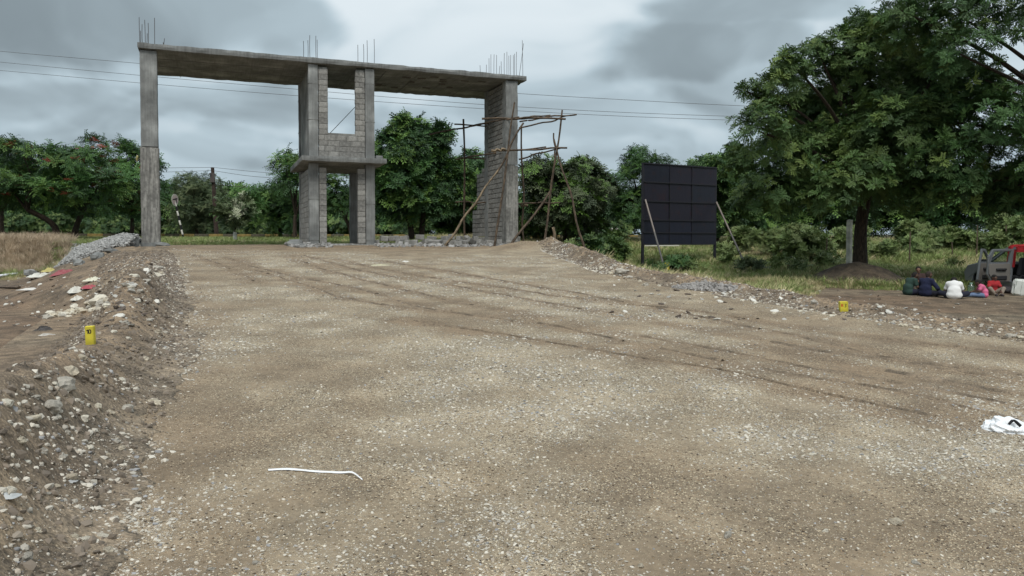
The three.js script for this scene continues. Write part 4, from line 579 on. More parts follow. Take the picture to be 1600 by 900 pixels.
// utility pole, its wires, and the three long cables of the line in front
const wire = (name, pts, r, label, group) => single(name, limb(pts.map(([x, y, Z]) => at(x, y, Z)), r, r, 5, 40), M.steel, label, 'cable', group);
{
  const b = atGround(339, 55), top = at(332, 262, 55), t = thing('utility_pole', 'dark leaning utility pole rising out of the feathery tree', 'pole', [b.x, b.y, b.z]); const q = top.clone().sub(b);
  mesh('shaft', limb([V3(0, -0.3, 0), q], 0.17, 0.12, 8, 5), std({ map: barkTones.map, color: lin(0.2, 0.15, 0.14) }), t); mesh('crossarm', bx(0.9, 0.1, 0.1, q.x, q.y - 0.5, q.z, 0, 1.1), M.steel, t); mesh('bracket', bx(0.3, 0.7, 0.25, q.x - 0.02, q.y - 0.75, q.z + 0.15), M.steel, t);
  const G = 'thin wires on the leaning pole';
  wire('pole_wire', [[-80, 266, 66], [250, 262.5, 55], [332, 261.5, 55]], 0.014, 'upper thin wire running to the leaning utility pole', G); wire('pole_wire', [[-80, 272, 66], [250, 269, 55], [332, 266.5, 55]], 0.014, 'lower thin wire running to the leaning utility pole', G);
  wire('pole_wire', [[332, 261.5, 55], [420, 270, 54], [560, 276, 60]], 0.014, 'upper thin wire running from the pole past the tower', G); wire('pole_wire', [[332, 266.5, 55], [400, 276, 54], [560, 283, 60]], 0.014, 'middle thin wire running from the pole past the tower', G); wire('pole_wire', [[336, 288, 55], [400, 294, 54], [560, 305, 60]], 0.014, 'lowest thin wire running from the pole past the tower', G);
  wire('overhead_cable', [[-420, 38, 70], [0, 80, 58], [216, 99, 54], [500, 124, 51], [815, 146.5, 50], [960, 155, 51], [1150, 165, 52], [1480, 176, 56]], 0.014, 'topmost of three overhead cables crossing behind the gate'); wire('overhead_cable', [[-420, 56, 70], [0, 97, 58], [216, 117.5, 54], [470, 140, 51], [757, 163.5, 50], [960, 175, 51], [1150, 182, 52], [1480, 192, 56]], 0.014, 'middle of three overhead cables crossing behind the gate'); wire('overhead_cable', [[-420, 72, 70], [0, 110, 58], [246, 132, 54], [470, 150, 51], [757, 170, 50], [960, 181, 51], [1150, 188, 52], [1480, 198, 56]], 0.014, 'lowest of three overhead cables crossing behind the gate');
}
// round road sign on a leaning banded post
{
  const Z = 47, b = atGround(287, Z), t = thing('road_sign', 'round white road sign on a leaning black and white banded post', 'road sign', [b.x, b.y, b.z]); const q = at(273.5, 315, Z).sub(b), n = 8; 
  for (let i = 0; i < n; i++) mesh('post_band', limb([q.clone().multiplyScalar(i / n), q.clone().multiplyScalar((i + 1) / n - 0.002)], 0.055, 0.055, 8, 1), i % 2 ? M.whitewash : INK, t);
  const d = new THREE.Group(); const disc = mesh('sign_disc', new THREE.CylinderGeometry(0.38, 0.38, 0.02, 28), std({ map: rockTones, color: lin(0.6, 0.6, 0.56) })); disc.geometry.rotateX(Math.PI / 2); disc.position.copy(q).add(V3(0, 0.1, 0.07)); disc.rotation.set(0, 1.08, 0.16); t.add(disc);
  mesh('sign_field', new THREE.CylinderGeometry(0.3, 0.3, 0.006, 26).rotateX(Math.PI / 2).translate(0, 0, 0.013), std({ color: lin(0.5, 0.38, 0.36) }), disc); mesh('sign_bar', bx(0.5, 0.07, 0.006, 0, 0.05, 0.02), INK, disc); mesh('sign_bar', bx(0.08, 0.36, 0.006, 0.1, -0.05, 0.0225), INK, disc);
}
// concrete pole behind the neem, thin fence posts in the field
{ const b = atGround(1327, 33), h = at(1327, 343, 33).y - b.y, m = single('concrete_post', roughBox(0.24, h + 0.3, 0.2, { amp: 0.004, at: [0, h / 2 - 0.15, 0] }), M.whitewash, 'pale square concrete post behind the neem trunk', 'post'); m.position.copy(b); m.rotation.y = 0.3; }
{ const L = 'thin weathered wooden fence post in the weedy field', G = 'fence posts in the field'; for (const [x, top, Z, lean] of [[1421, 362, 40, 0.05], [1526, 352, 42, 0.04], [1488, 378, 43, -0.04], [1290, 372, 38, 0.1], [1571, 352, 45, 0.03], [1393, 372, 44, -0.05], [1455, 368, 45, 0.02]]) { const b = atGround(x, Z), h = at(x, top, Z).y - b.y, m = single('fence_post', limb([V3(0, -0.25, 0), V3(lean * 0.4, h * 0.5, 0.02), V3(lean, h, 0)], 0.042, 0.032, 6, 6, 0.15, x), M.wood, L, 'post', G); m.position.copy(b); } }
// earth mound round the neem trunk
{
  const b = atGround(1340, 28.6), pos = [], idx = [], uv = [], col = [], R = 26, A = 60, rad = 2.9;
  for (let i = 0; i <= R; i++) for (let k = 0; k < A; k++) { const q = i / R * rad, a = k / A * 6.2832, x = Math.cos(a) * q * 1.15, z = Math.sin(a) * q, u = b.x + x, v = -(b.z + z); const hh = 0.78 * Math.exp(-((q / 1.45) ** 2)) * (0.75 + 0.5 * fbm2(u * 0.8, v * 0.8, 3, 7)) + (fbm2(u * 3, v * 3, 3, 8) - 0.5) * 0.14 * (1 - i / R); pos.push(x, H(u, v) - b.y + hh - (i === R ? 0.15 : 0) + 0.01 - 0.06 * (i / R), z); uv.push(u / 1.5, v / 1.5); const n = fbm2(u, v, 3, 5); col.push(...mix3([0.3, 0.25, 0.2], [0.44, 0.36, 0.28], n)); }
  for (let i = 0; i < R; i++) for (let k = 0; k < A; k++) { const a = i * A + k, c = i * A + (k + 1) % A; idx.push(a, c, a + A, c, c + A, a + A); }
  const g = new THREE.BufferGeometry(); g.setAttribute('position', new THREE.Float32BufferAttribute(pos, 3)); g.setAttribute('uv', new THREE.Float32BufferAttribute(uv, 2)); g.setAttribute('color', new THREE.Float32BufferAttribute(col, 3)); g.setIndex(idx); g.computeVertexNormals();
  const m = structure('earth_mound', g, M.soil); m.position.copy(b); m.userData.label = 'dark earth mound heaped round the neem trunk'; m.userData.category = 'mound';
}
// ---- limestone rocks that can be told apart
{
  const r = rng(909), geo = [1, 2, 3, 4, 5, 6].map(k => stoneGeo(k * 3.7, 0.66, 2, 0.75));
  const rock = (p, s, label, group) => { const m = single('limestone_rock', geo[Math.floor(r() * 6)], M.rocks[Math.floor(r() * 4)], label, 'rock', group); m.position.set(p.x, p.y + s * 0.1, p.z); m.scale.set(s * (0.85 + r() * 0.5), s * (0.75 + r() * 0.35), s); m.rotation.set((r() - 0.5) * 0.5, r() * 6.3, (r() - 0.5) * 0.5); };
  const px = (x, y, w, label, group) => { const p = hit(x, y); rock(p, w / FPX * p.distanceTo(camera.position) / 2.1, label, group); };
  px(80, 638, 30, 'big rounded cream limestone rock high on the berm, largest near the heap of gravel'); px(157, 471, 28, 'big weathered limestone boulder on the outer foot of the berm beside the rubbish'); px(241, 630, 22, 'buff limestone rock at the road edge below the berm'); px(111, 582, 20, 'pale pitted limestone rock on the crest of the berm nearest the marker'); px(970, 427, 20, 'pale limestone rock topping the low berm beside the scaffold brace');
  const LB = 'pale limestone rock in the tall berm', GB = 'rocks of the tall berm';
  for (const [x, y, w] of [[198, 640, 20], [130, 655, 16], [152, 637, 20], [170, 645, 14], [50, 655, 16], [105, 676, 14], [68, 705, 14], [96, 715, 18], [180, 690, 12], [140, 700, 12], [55, 622, 14], [30, 690, 14], [188, 702, 12], [168, 712, 10], [110, 747, 20], [12, 772, 22], [88, 760, 10], [45, 800, 10], [75, 772, 10], [130, 845, 18], [115, 838, 14], [160, 838, 14], [36, 874, 22], [170, 860, 14], [60, 830, 12], [128, 560, 14], [150, 580, 12], [190, 595, 12], [60, 590, 12], [226, 562, 12], [240, 545, 10], [210, 610, 12], [85, 600, 12], [258, 520, 9], [232, 500, 10], [215, 470, 10], [250, 470, 8], [244, 420, 12], [232, 424, 10], [210, 432, 10], [228, 440, 12], [252, 430, 9], [263, 445, 9], [205, 450, 10], [218, 455, 9], [178, 520, 10], [195, 505, 10], [200, 530, 9]]) px(x, y, w * 0.92, LB, GB);
  for (let i = 0; i < 36; i++) { const v = 2.2 + Math.pow(r(), 1.3) * 16, u = leftEdge(v) + 0.1 - r() * 1.7; rock(ground(u, v), 0.018 + Math.pow(r(), 3) * 0.05, LB, GB); }
  const LR = 'pale limestone rock in the low berm beside the earth track', GR = 'rocks of the low berm';
  for (const [x, y, w] of [[985, 434, 12], [1000, 440, 10], [940, 420, 12], [955, 428, 10], [925, 412, 8], [1008, 446, 12], [1030, 447, 8], [1085, 462, 9], [1120, 465, 8], [1150, 462, 11], [1160, 470, 8], [1180, 474, 8], [1210, 490, 9], [1235, 490, 8], [1262, 498, 8], [1290, 500, 9], [1345, 492, 8], [1300, 494, 8], [1360, 500, 8], [1395, 505, 9], [1412, 510, 12], [1430, 512, 12], [1450, 514, 10], [1424, 517, 10], [1480, 520, 10], [1500, 518, 9], [1520, 521, 10], [1535, 524, 8], [1560, 520, 9], [1580, 526, 14], [1595, 528, 12], [1375, 508, 7], [1250, 487, 7], [895, 410, 8], [870, 405, 8]]) px(x, y, w * 0.8, LR, GR);
  for (let i = 0; i < 70; i++) { const v = 5 + r() * 21, u = rightEdge(v) + 0.1 + r() * 0.75; rock(ground(u, v), 0.018 + Math.pow(r(), 3) * 0.035, LR, GR); }
  const LP = 'pale stone in the heap tipped at the outer foot of the tall berm', GP = 'heap of pale stones'; for (let i = 0; i < 64; i++) { const t = r(); px(72 + t * 100, 497 - t * 24 + r() * 14 - 7, 4.5 + r() * 8, LP, GP); };
  const LRd = 'pale limestone stone lying loose on the road', GRd = 'loose stones on the road'; for (const [x, y, w] of [[560, 690, 9], [1137, 838, 18], [1400, 818, 16], [1165, 890, 10], [1000, 885, 9], [1345, 700, 8], [505, 800, 8], [690, 815, 8], [860, 870, 9], [1290, 830, 8], [1475, 748, 8], [1552, 800, 9], [1270, 710, 8], [880, 655, 7], [400, 880, 10], [330, 890, 10], [1430, 880, 9], [615, 870, 8], [1205, 812, 8], [1395, 720, 7]]) px(x, y, w, LRd, GRd);
}
// ---- rubbish
function crumple(w, d, h, seed) {
  const R = 12, A = 30, pos = [], idx = []; for (let i = 0; i <= R; i++) for (let k = 0; k < A; k++) { const a = k / A * 6.2832, q = i / R, o = 0.5 * (0.62 + 0.75 * noise2(Math.cos(a) * 1.7 + seed, Math.sin(a) * 1.7, 5)), x = Math.cos(a) * q * o, z = Math.sin(a) * q * o, f = Math.abs(fbm2(x * 5 + seed, z * 5, 3, 1) - 0.5) * 2; pos.push(x * w * 1.2, h * ((1 - q * q) * (1 - f * 1.3) + 0.3 * (noise2(x * 16, z * 16 + seed, 8) - 0.3) * (1 - q * 0.6)), z * d * 1.2); }
  for (let i = 0; i < R; i++) for (let k = 0; k < A; k++) { const a = i * A + k, c = i * A + (k + 1) % A; idx.push(a, c, a + A, c, c + A, a + A); }
  const g = new THREE.BufferGeometry(); g.setAttribute('position', new THREE.Float32BufferAttribute(pos, 3)); g.setIndex(idx); return toCreasedNormals(g, 0.5);
}
const litter = (name, px, py, w, d, h, col, label, o = {}) => { const p = hit(px, py), m = single(name, crumple(w * (o.k ?? 0.72), d * (o.k ?? 0.72), h * 0.5 * (o.k ?? 1), px * 0.7 + py), std({ color: lin(...col), roughness: o.rough ?? 0.55, side: THREE.DoubleSide }), label, o.cat ?? 'litter'); m.position.set(p.x, p.y - 0.015, p.z); m.rotation.y = o.turn ?? 0.4; m.rotation.z = o.tilt ?? 0; return m; };
litter('red_sheet', 99, 427, 0.75, 0.4, 0.24, [0.27, 0.06, 0.07], 'crumpled red sheet on the toe of the aggregate slope', { turn: 0.2, tilt: 0.2 }); litter('red_board', 142, 450, 0.62, 0.3, 0.2, [0.36, 0.06, 0.08], 'folded red and white wrapper among white bags near the berm', { turn: -0.2 });
litter('white_sack', 64, 432, 0.7, 0.4, 0.28, [0.62, 0.62, 0.56], 'crumpled white cement sack beside the red sheet'); litter('yellow_sack', 78, 424, 0.5, 0.3, 0.26, [0.5, 0.44, 0.16], 'yellow and white cement sack above the crumpled white one'); litter('white_sack', 52, 452, 0.75, 0.35, 0.12, [0.6, 0.58, 0.54], 'flattened white sack on the bare earth below the rubbish', { turn: 0.1 });
litter('white_bag', 120, 456, 0.5, 0.4, 0.3, [0.62, 0.61, 0.55], 'torn white bag next to the folded red wrapper'); litter('white_bag', 122, 468, 0.36, 0.26, 0.2, [0.6, 0.58, 0.52], 'small white bag beside the weathered boulder'); litter('white_bag', 147, 438, 0.6, 0.3, 0.2, [0.64, 0.63, 0.5], 'cream paper sack lying alone above the red wrapper'); litter('blue_bag', 10, 428, 0.4, 0.26, 0.2, [0.4, 0.5, 0.56], 'pale blue plastic bag by the dry grass');
litter('dark_rag', 68, 516, 0.34, 0.22, 0.2, [0.045, 0.04, 0.038], 'dark bundled rag on the bare earth beside the heap of pale stones'); litter('white_scrap', 72, 524, 0.42, 0.14, 0.1, [0.5, 0.48, 0.44], 'pale scrap lying under the dark bundled rag', { turn: 0.5 }); litter('plastic_scrap', 108, 748, 0.11, 0.09, 0.05, [0.42, 0.43, 0.43], 'pale grey plastic scrap on the road side of the berm'); litter('plastic_scrap', 6, 772, 0.14, 0.1, 0.05, [0.42, 0.44, 0.44], 'pale grey green plastic scrap low on the berm');
litter('paper_scrap', 594, 414, 0.75, 0.4, 0.06, [0.56, 0.53, 0.36], 'flat cream paper scrap on the brown earth before the gate', { turn: -0.3 }); litter('paper_scrap', 634, 409, 0.26, 0.2, 0.1, [0.66, 0.65, 0.6], 'small white scrap on the spoil before the block pillar'); litter('cardboard_scrap', 1274, 493, 0.3, 0.16, 0.04, [0.42, 0.33, 0.24], 'tan cardboard scrap on the road below the short marker'); litter('dry_leaf', 1362, 736, 0.05, 0.035, 0.02, [0.13, 0.045, 0.03], 'curled reddish brown dry leaf on the road', { cat: 'leaf' });
litter('yellow_cloth', 214, 384, 0.4, 0.1, 0.1, [0.5, 0.46, 0.2], 'pale yellow plastic sheet snagged on the side of the tall column', { cat: 'sheet' }).position.copy(onV(214.5, 247, GV + 0.25)); scene.children[scene.children.length - 1].rotation.set(1.3, 0.3, 1.35); scene.children[scene.children.length - 1].scale.set(1.2, 1, 1.6);
{ const P = [hit(-40, 440), hit(40, 430)]; P.forEach(p => p.y += 0.09); single('white_pipe', limb([P[0], P[1]], 0.06, 0.06, 8, 4), M.white, 'straight white pipe lying on the earth by the dry grass', 'pipe'); const Q = [hit(-30, 450), hit(30, 451)]; Q.forEach(p => p.y += 0.04); single('timber_plank', limb([Q[0], Q[1]], 0.05, 0.05, 4, 3), M.wood, 'thin timber plank on the earth near the white pipe', 'plank'); }
{ const r = rng(58), L = []; for (let i = 0; i < 900; i++) { const p = i < 500 ? hit(r() * 250, 400 + r() * 110) : hit(950 + r() * 650, 430 + r() * 70), s = (0.008 + Math.pow(r(), 4) * 0.05), k = 0.3 + r() * 0.4; L.push({ p: V3(p.x, p.y + s * 0.2, p.z), s: V3(s * 1.4, s * 0.6, s), q: spin(r, 0.6), c: r() < 0.6 ? lin(k, k * 0.97, k * 0.88) : lin(0.1, 0.08, 0.065) }); } scatter('ground_crumbs', stones[1], M.gravel, L, 'scattered pale crumbs and clods on the bare earth beside the berms', 'crumbs'); }
// white plastic strip on the road
{ const pts = [[419, 736], [450, 734.5], [490, 738], [535, 740], [550, 743], [566, 751]].map(([x, y], i) => { const p = hit(x, y); p.y += 0.006 + (i === 4 ? 0.012 : 0); return p; }); const c = new THREE.CatmullRomCurve3(pts), pos = [], idx = [], n = 40; for (let i = 0; i <= n; i++) { const p = c.getPointAt(i / n), w = 0.011 * (0.7 + 0.6 * noise2(i * 0.3, 2, 2)); pos.push(p.x, p.y, p.z - w, p.x, p.y + 0.007, p.z, p.x, p.y - 0.001, p.z + w); if (i < n) { const a = i * 3; idx.push(a, a + 1, a + 3, a + 1, a + 4, a + 3, a + 1, a + 2, a + 4, a + 2, a + 5, a + 4); } } const g = new THREE.BufferGeometry(); g.setAttribute('position', new THREE.Float32BufferAttribute(pos, 3)); g.setIndex(idx); g.computeVertexNormals(); single('plastic_strip', g, M.white, 'thin bent white plastic strip lying on the gravel road', 'strip'); }
// white carrier bag at the road's side
{
  const p = hit(1572, 672), t = thing('plastic_bag', 'crumpled white plastic carrier bag with a black strap lying on the road', 'bag', [p.x, p.y, p.z], -YAW); const g0 = new THREE.IcosahedronGeometry(1, 14); g0.deleteAttribute('uv'); g0.deleteAttribute('normal'); const g = mergeVertices(g0, 1e-4), q = g.attributes.position;
  for (let i = 0; i < q.count; i++) { const x = q.getX(i), y = q.getY(i), z = q.getZ(i), f = Math.abs(fbm3(x * 1.6 + 3, y * 1.6, z * 1.6, 4) - 0.5) * 2, dent = 0.5 * Math.exp(-(((x - 0.1) / 0.5) ** 2) - ((z - 0.35) / 0.5) ** 2) * (y > 0 ? 1 : 0), k = 1.1 - 0.75 * f - dent; q.setXYZ(i, x * k * 0.155 * (1 + 0.3 * (x > 0 ? x : 0)), Math.max(-0.012, y * k * 0.105 * (x > 0.3 ? 1 - 0.6 * (x - 0.3) : 1)), z * k * 0.13); }
  mesh('bag_body', toCreasedNormals(g, 0.7), std({ color: lin(0.8, 0.82, 0.84), roughness: 0.4 }), t); mesh('strap', limb([V3(-0.02, 0.06, 0.06), V3(0.02, 0.085, 0.05), V3(0.05, 0.05, 0.085)], 0.009, 0.012, 6, 8), INK, t); mesh('handle', limb([V3(0.14, 0.03, 0.02), V3(0.21, 0.02, 0.05), V3(0.26, 0.006, 0.02)], 0.02, 0.006, 6, 6, 0.3, 3), std({ color: lin(0.8, 0.82, 0.84), roughness: 0.4 }), t);
}
{ const r = rng(4), L = []; for (let i = 0; i < 800; i++) { const a = r() * 6.28, q = Math.sqrt(r()) * (0.6 + 0.7 * noise2(a * 1.3, 4, 2)), p = hit(1098 + Math.cos(a) * q * 48, 449 + Math.sin(a) * q * 7), s = 0.02 + r() * 0.03, k = 0.2 + r() * 0.12; L.push({ p: V3(p.x, p.y + 0.03 * (1 - q), p.z), s: V3(s * 1.2, s * 0.7, s), q: spin(r, 1), c: lin(k * 1.05, k, k * 0.95) }); } scatter('grey_chippings', stones[2], M.gravel, L, 'low patch of grey stone chippings on the earth track below the billboard', 'chippings'); }
// ---------------------------------------------------------------- parked car with both doors of one side open
{
  const hd = Math.atan(750 / FPX) - 0.66 + YAW, turn = Math.PI / 2 - hd, hinge = at(1545, 440, 25.6), W = 0.85;
  const off = V3(2.86, 0, -W).applyAxisAngle(V3(0, 1, 0), turn), org = V3(hinge.x - off.x, 0, hinge.z - off.z); org.y = H(org.x + off.x * 0.6, -(org.z + off.z * 0.6)) - 0.02;
  const car = thing('parked_car', 'silver grey hatchback parked on the grass with two doors wide open', 'car', [org.x, org.y, org.z], turn);
  const paint = new THREE.MeshPhysicalMaterial({ color: lin(0.26, 0.28, 0.3), metalness: 0.5, roughness: 0.4, clearcoat: 0.8, clearcoatRoughness: 0.15 }), dark = std({ color: lin(0.018, 0.018, 0.02), roughness: 0.8 }), trim = std({ color: lin(0.16, 0.15, 0.135), roughness: 0.9 }), seatM = std({ color: lin(0.05, 0.05, 0.055), roughness: 1 }), tyreM = std({ color: lin(0.02, 0.02, 0.021), roughness: 0.9 }), rimM = std({ color: lin(0.45, 0.46, 0.47), roughness: 0.35, metalness: 0.7 }), glass = new THREE.MeshPhysicalMaterial({ color: lin(0.8, 0.86, 0.84), transmission: 1, roughness: 0.03, thickness: 0, side: THREE.DoubleSide }), redM = std({ color: lin(0.4, 0.02, 0.02), roughness: 0.4 });
  const narrow = g => { const p = g.attributes.position; for (let i = 0; i < p.count; i++) p.setZ(i, p.getZ(i) * (1 - 0.17 * clamp((p.getY(i) - 0.9) / 0.62))); g.computeVertexNormals(); return g; };
  const poly = pts => { const s = new THREE.Shape(); pts.forEach(([x, y], i) => i ? s.lineTo(x, y) : s.moveTo(x, y)); s.closePath(); return s; }, hole = pts => { const h = new THREE.Path(); pts.forEach(([x, y], i) => i ? h.lineTo(x, y) : h.moveTo(x, y)); h.closePath(); return h; };
  const arch = (cx, r = 0.37) => Array.from({ length: 9 }, (_, i) => { const a = Math.PI * (1 - i / 8); return [cx - Math.cos(Math.PI - a) * -r * -1, 0.3 + Math.sin(a) * r]; });
  const outline = [[0.12, 0.28], ...arch(0.78), [1.2, 0.24], [2.9, 0.24], ...arch(3.32), [4.02, 0.3], [4.08, 0.6], [3.9, 0.84], [3.0, 1.0], [2.25, 1.49], [1.6, 1.55], [0.55, 1.53], [0.28, 1.44], [0.05, 0.95], [0.0, 0.6]];
  const frontOpen = [[1.98, 0.36], [2.72, 0.36], [2.84, 0.62], [2.84, 0.98], [2.2, 1.43], [1.98, 1.45]], rearOpen = [[1.02, 0.62], [1.2, 0.36], [1.9, 0.36], [1.9, 1.45], [1.1, 1.44], [0.98, 1.2]];
  const ext = (s, d = 0.05) => new THREE.ExtrudeGeometry(s, { depth: d, bevelEnabled: true, bevelSize: 0.012, bevelThickness: 0.012, bevelSegments: 2 });
  const L = poly(outline); L.holes.push(hole(frontOpen), hole(rearOpen), hole([[0.42, 1.0], [0.88, 1.0], [0.92, 1.38], [0.62, 1.4]])); mesh('side_panel', narrow(ext(L).translate(0, 0, -W)), paint, car);
  const R = poly(outline); const win = [[[2.0, 1.0], [2.78, 1.0], [2.2, 1.42], [2.0, 1.44]], [[1.1, 1.0], [1.92, 1.0], [1.92, 1.44], [1.16, 1.43]], [[0.42, 1.0], [0.98, 1.0], [1.02, 1.38], [0.62, 1.4]]]; win.forEach(w => R.holes.push(hole(w))); mesh('side_panel', narrow(ext(R).translate(0, 0, W - 0.05)), paint, car);
  win.forEach(w => mesh('window', narrow(new THREE.ShapeGeometry(poly(w)).translate(0, 0, W - 0.03)), glass, car));
  const strip = (name, pts, mat, t = 0.035, w = W - 0.03) => { const s = [...pts, ...pts.slice().reverse().map(([x, y]) => [x, y - t])]; const g = new THREE.ExtrudeGeometry(poly(s), { depth: w * 2, bevelEnabled: false, steps: 6 }).translate(0, 0, -w); return mesh(name, narrow(g), mat, car); };
  strip('roof', [[0.3, 1.45], [0.55, 1.54], [1.6, 1.565], [2.25, 1.5]], paint); strip('bonnet', [[3.0, 1.005], [3.5, 0.95], [3.9, 0.85], [4.06, 0.62]], paint); strip('windscreen', [[2.25, 1.49], [2.62, 1.25], [3.0, 1.0]], glass, 0.006); strip('front_bumper', [[4.06, 0.6], [4.1, 0.45]], paint, 0.26); strip('rear_bumper', [[-0.04, 0.55], [0.06, 0.56]], paint, 0.26); strip('tailgate', [[0.0, 0.95], [0.06, 0.98]], paint, 0.42); strip('rear_window', [[0.06, 0.98], [0.29, 1.44]], glass, 0.006); strip('floor', [[0.1, 0.36], [3.6, 0.36]], dark, 0.08, 0.6); strip('dashboard', [[2.5, 0.92], [2.95, 0.98]], dark, 0.3);
  for (const [x, z] of [[0.78, -1], [0.78, 1], [3.32, -1], [3.32, 1]]) { const w = new THREE.Group(); w.name = 'wheel'; w.position.set(x, 0.31, z * 0.74); car.add(w); mesh('tyre', new THREE.TorusGeometry(0.235, 0.08, 10, 28), tyreM, w); mesh('rim', merged([new THREE.CylinderGeometry(0.17, 0.17, 0.1, 20).rotateX(Math.PI / 2), ...[0, 1, 2, 3, 4].map(i => bx(0.05, 0.2, 0.12, 0, 0.09, 0).rotateZ(i * 1.2566))]), rimM, w); }
  const seat = (x, z) => { const g = merged([chamBox(0.5, 0.16, 0.5, 0.04).translate(x, 0.5, z), chamBox(0.13, 0.62, 0.48, 0.04).rotateZ(0.22).translate(x - 0.28, 0.86, z), chamBox(0.09, 0.18, 0.26, 0.03).translate(x - 0.37, 1.25, z)]); mesh('seat', g, seatM, car); }; seat(2.1, -0.38); seat(2.1, 0.38); seat(1.2, -0.36); seat(1.2, 0.36); mesh('steering_wheel', new THREE.TorusGeometry(0.17, 0.014, 6, 22).rotateY(Math.PI / 2 - 0.4).translate(2.46, 0.95, 0.38), dark, car);
  mesh('tail_light', chamBox(0.08, 0.32, 0.14, 0.02).translate(0.06, 1.05, -0.72), std({ color: lin(0.3, 0.01, 0.01), roughness: 0.2 }), car); mesh('tail_light', chamBox(0.08, 0.32, 0.14, 0.02).translate(0.06, 1.05, 0.72), std({ color: lin(0.3, 0.01, 0.01), roughness: 0.2 }), car);
  for (const z of [-0.6, 0.6]) mesh('headlight', chamBox(0.14, 0.14, 0.3, 0.03).translate(3.96, 0.76, z), new THREE.MeshPhysicalMaterial({ color: lin(0.7, 0.72, 0.75), roughness: 0.1 }), car);
  // doors: outline relative to the hinge line, swung out
  const door = (pts, hx, window_, open, mirror) => {
    const d = new THREE.Group(); d.name = 'door'; d.position.set(hx, 0, -W); d.rotation.y = -open; car.add(d); const rel = p => p.map(([x, y]) => [x - hx, y]); const tilt = g => { const p = g.attributes.position; for (let i = 0; i < p.count; i++) p.setZ(i, p.getZ(i) + 0.145 * clamp((p.getY(i) - 0.9) / 0.62)); g.computeVertexNormals(); return g; };
    const s = poly(rel(pts)); s.holes.push(hole(rel(window_))); mesh('door_shell', tilt(ext(s, 0.045)), paint, d);
    const low = rel(pts).map(([x, y]) => [x * 0.93 - 0.03, Math.min(y, 0.96) * 0.94 + 0.05]); mesh('door_trim', tilt(ext(poly(low), 0.03).translate(0, 0, 0.055)), trim, d); mesh('armrest', chamBox(0.4, 0.07, 0.08, 0.02).translate(-0.45, 0.78, 0.13), dark, d); mesh('door_pocket', chamBox(0.5, 0.14, 0.05, 0.02).translate(-0.45, 0.5, 0.11), dark, d);
    mesh('window', tilt(new THREE.ShapeGeometry(poly(rel(window_))).translate(0, 0, 0.02)), glass, d); if (mirror) mesh('mirror', chamBox(0.14, 0.14, 0.2, 0.04).translate(-0.08, 1.02, -0.12), dark, d);
    mesh('handle', chamBox(0.18, 0.035, 0.04, 0.01).translate(-0.72, 0.88, -0.02), paint, d);
  };
  door(frontOpen, 2.86, [[2.04, 1.0], [2.74, 1.0], [2.2, 1.37], [2.04, 1.39]], 1.08, true); door(rearOpen, 1.94, [[1.08, 1.0], [1.84, 1.0], [1.84, 1.39], [1.16, 1.38]], 1.42, false);
  // red cloth thrown over the roof and hanging inside the rear door
  car.updateMatrixWorld(); const cloth = new THREE.PlaneGeometry(1, 1, 34, 40), p = cloth.attributes.position; for (let i = 0; i < p.count; i++) { const a = p.getX(i), b = p.getY(i) + 0.5, f = fbm2(a * 5, b * 4, 3, 9) - 0.5, x = 1.7 + a * 0.9 + f * 0.12; let z, y; const s = b * 1.9; if (s < 1.1) { z = 0.45 - s; y = 1.575 + 0.1 * Math.abs(f) + 0.1 * sstep(0.5, 0, Math.abs(s - 0.5)) * noise2(a * 4, s * 4, 3); } else { const q = s - 1.1; z = -0.66 - 0.06 - 0.1 * q + f * 0.07; y = 1.57 - q * 0.9 * (a > 0.05 ? 1 : 0.3); } p.setXYZ(i, x, y, z); } cloth.applyMatrix4(car.matrixWorld); cloth.computeVertexNormals();
  single('red_cloth', cloth, std({ color: lin(0.42, 0.02, 0.025), roughness: 0.6, side: THREE.DoubleSide }), 'bright red cloth thrown over the roof of the parked car', 'cloth');
}
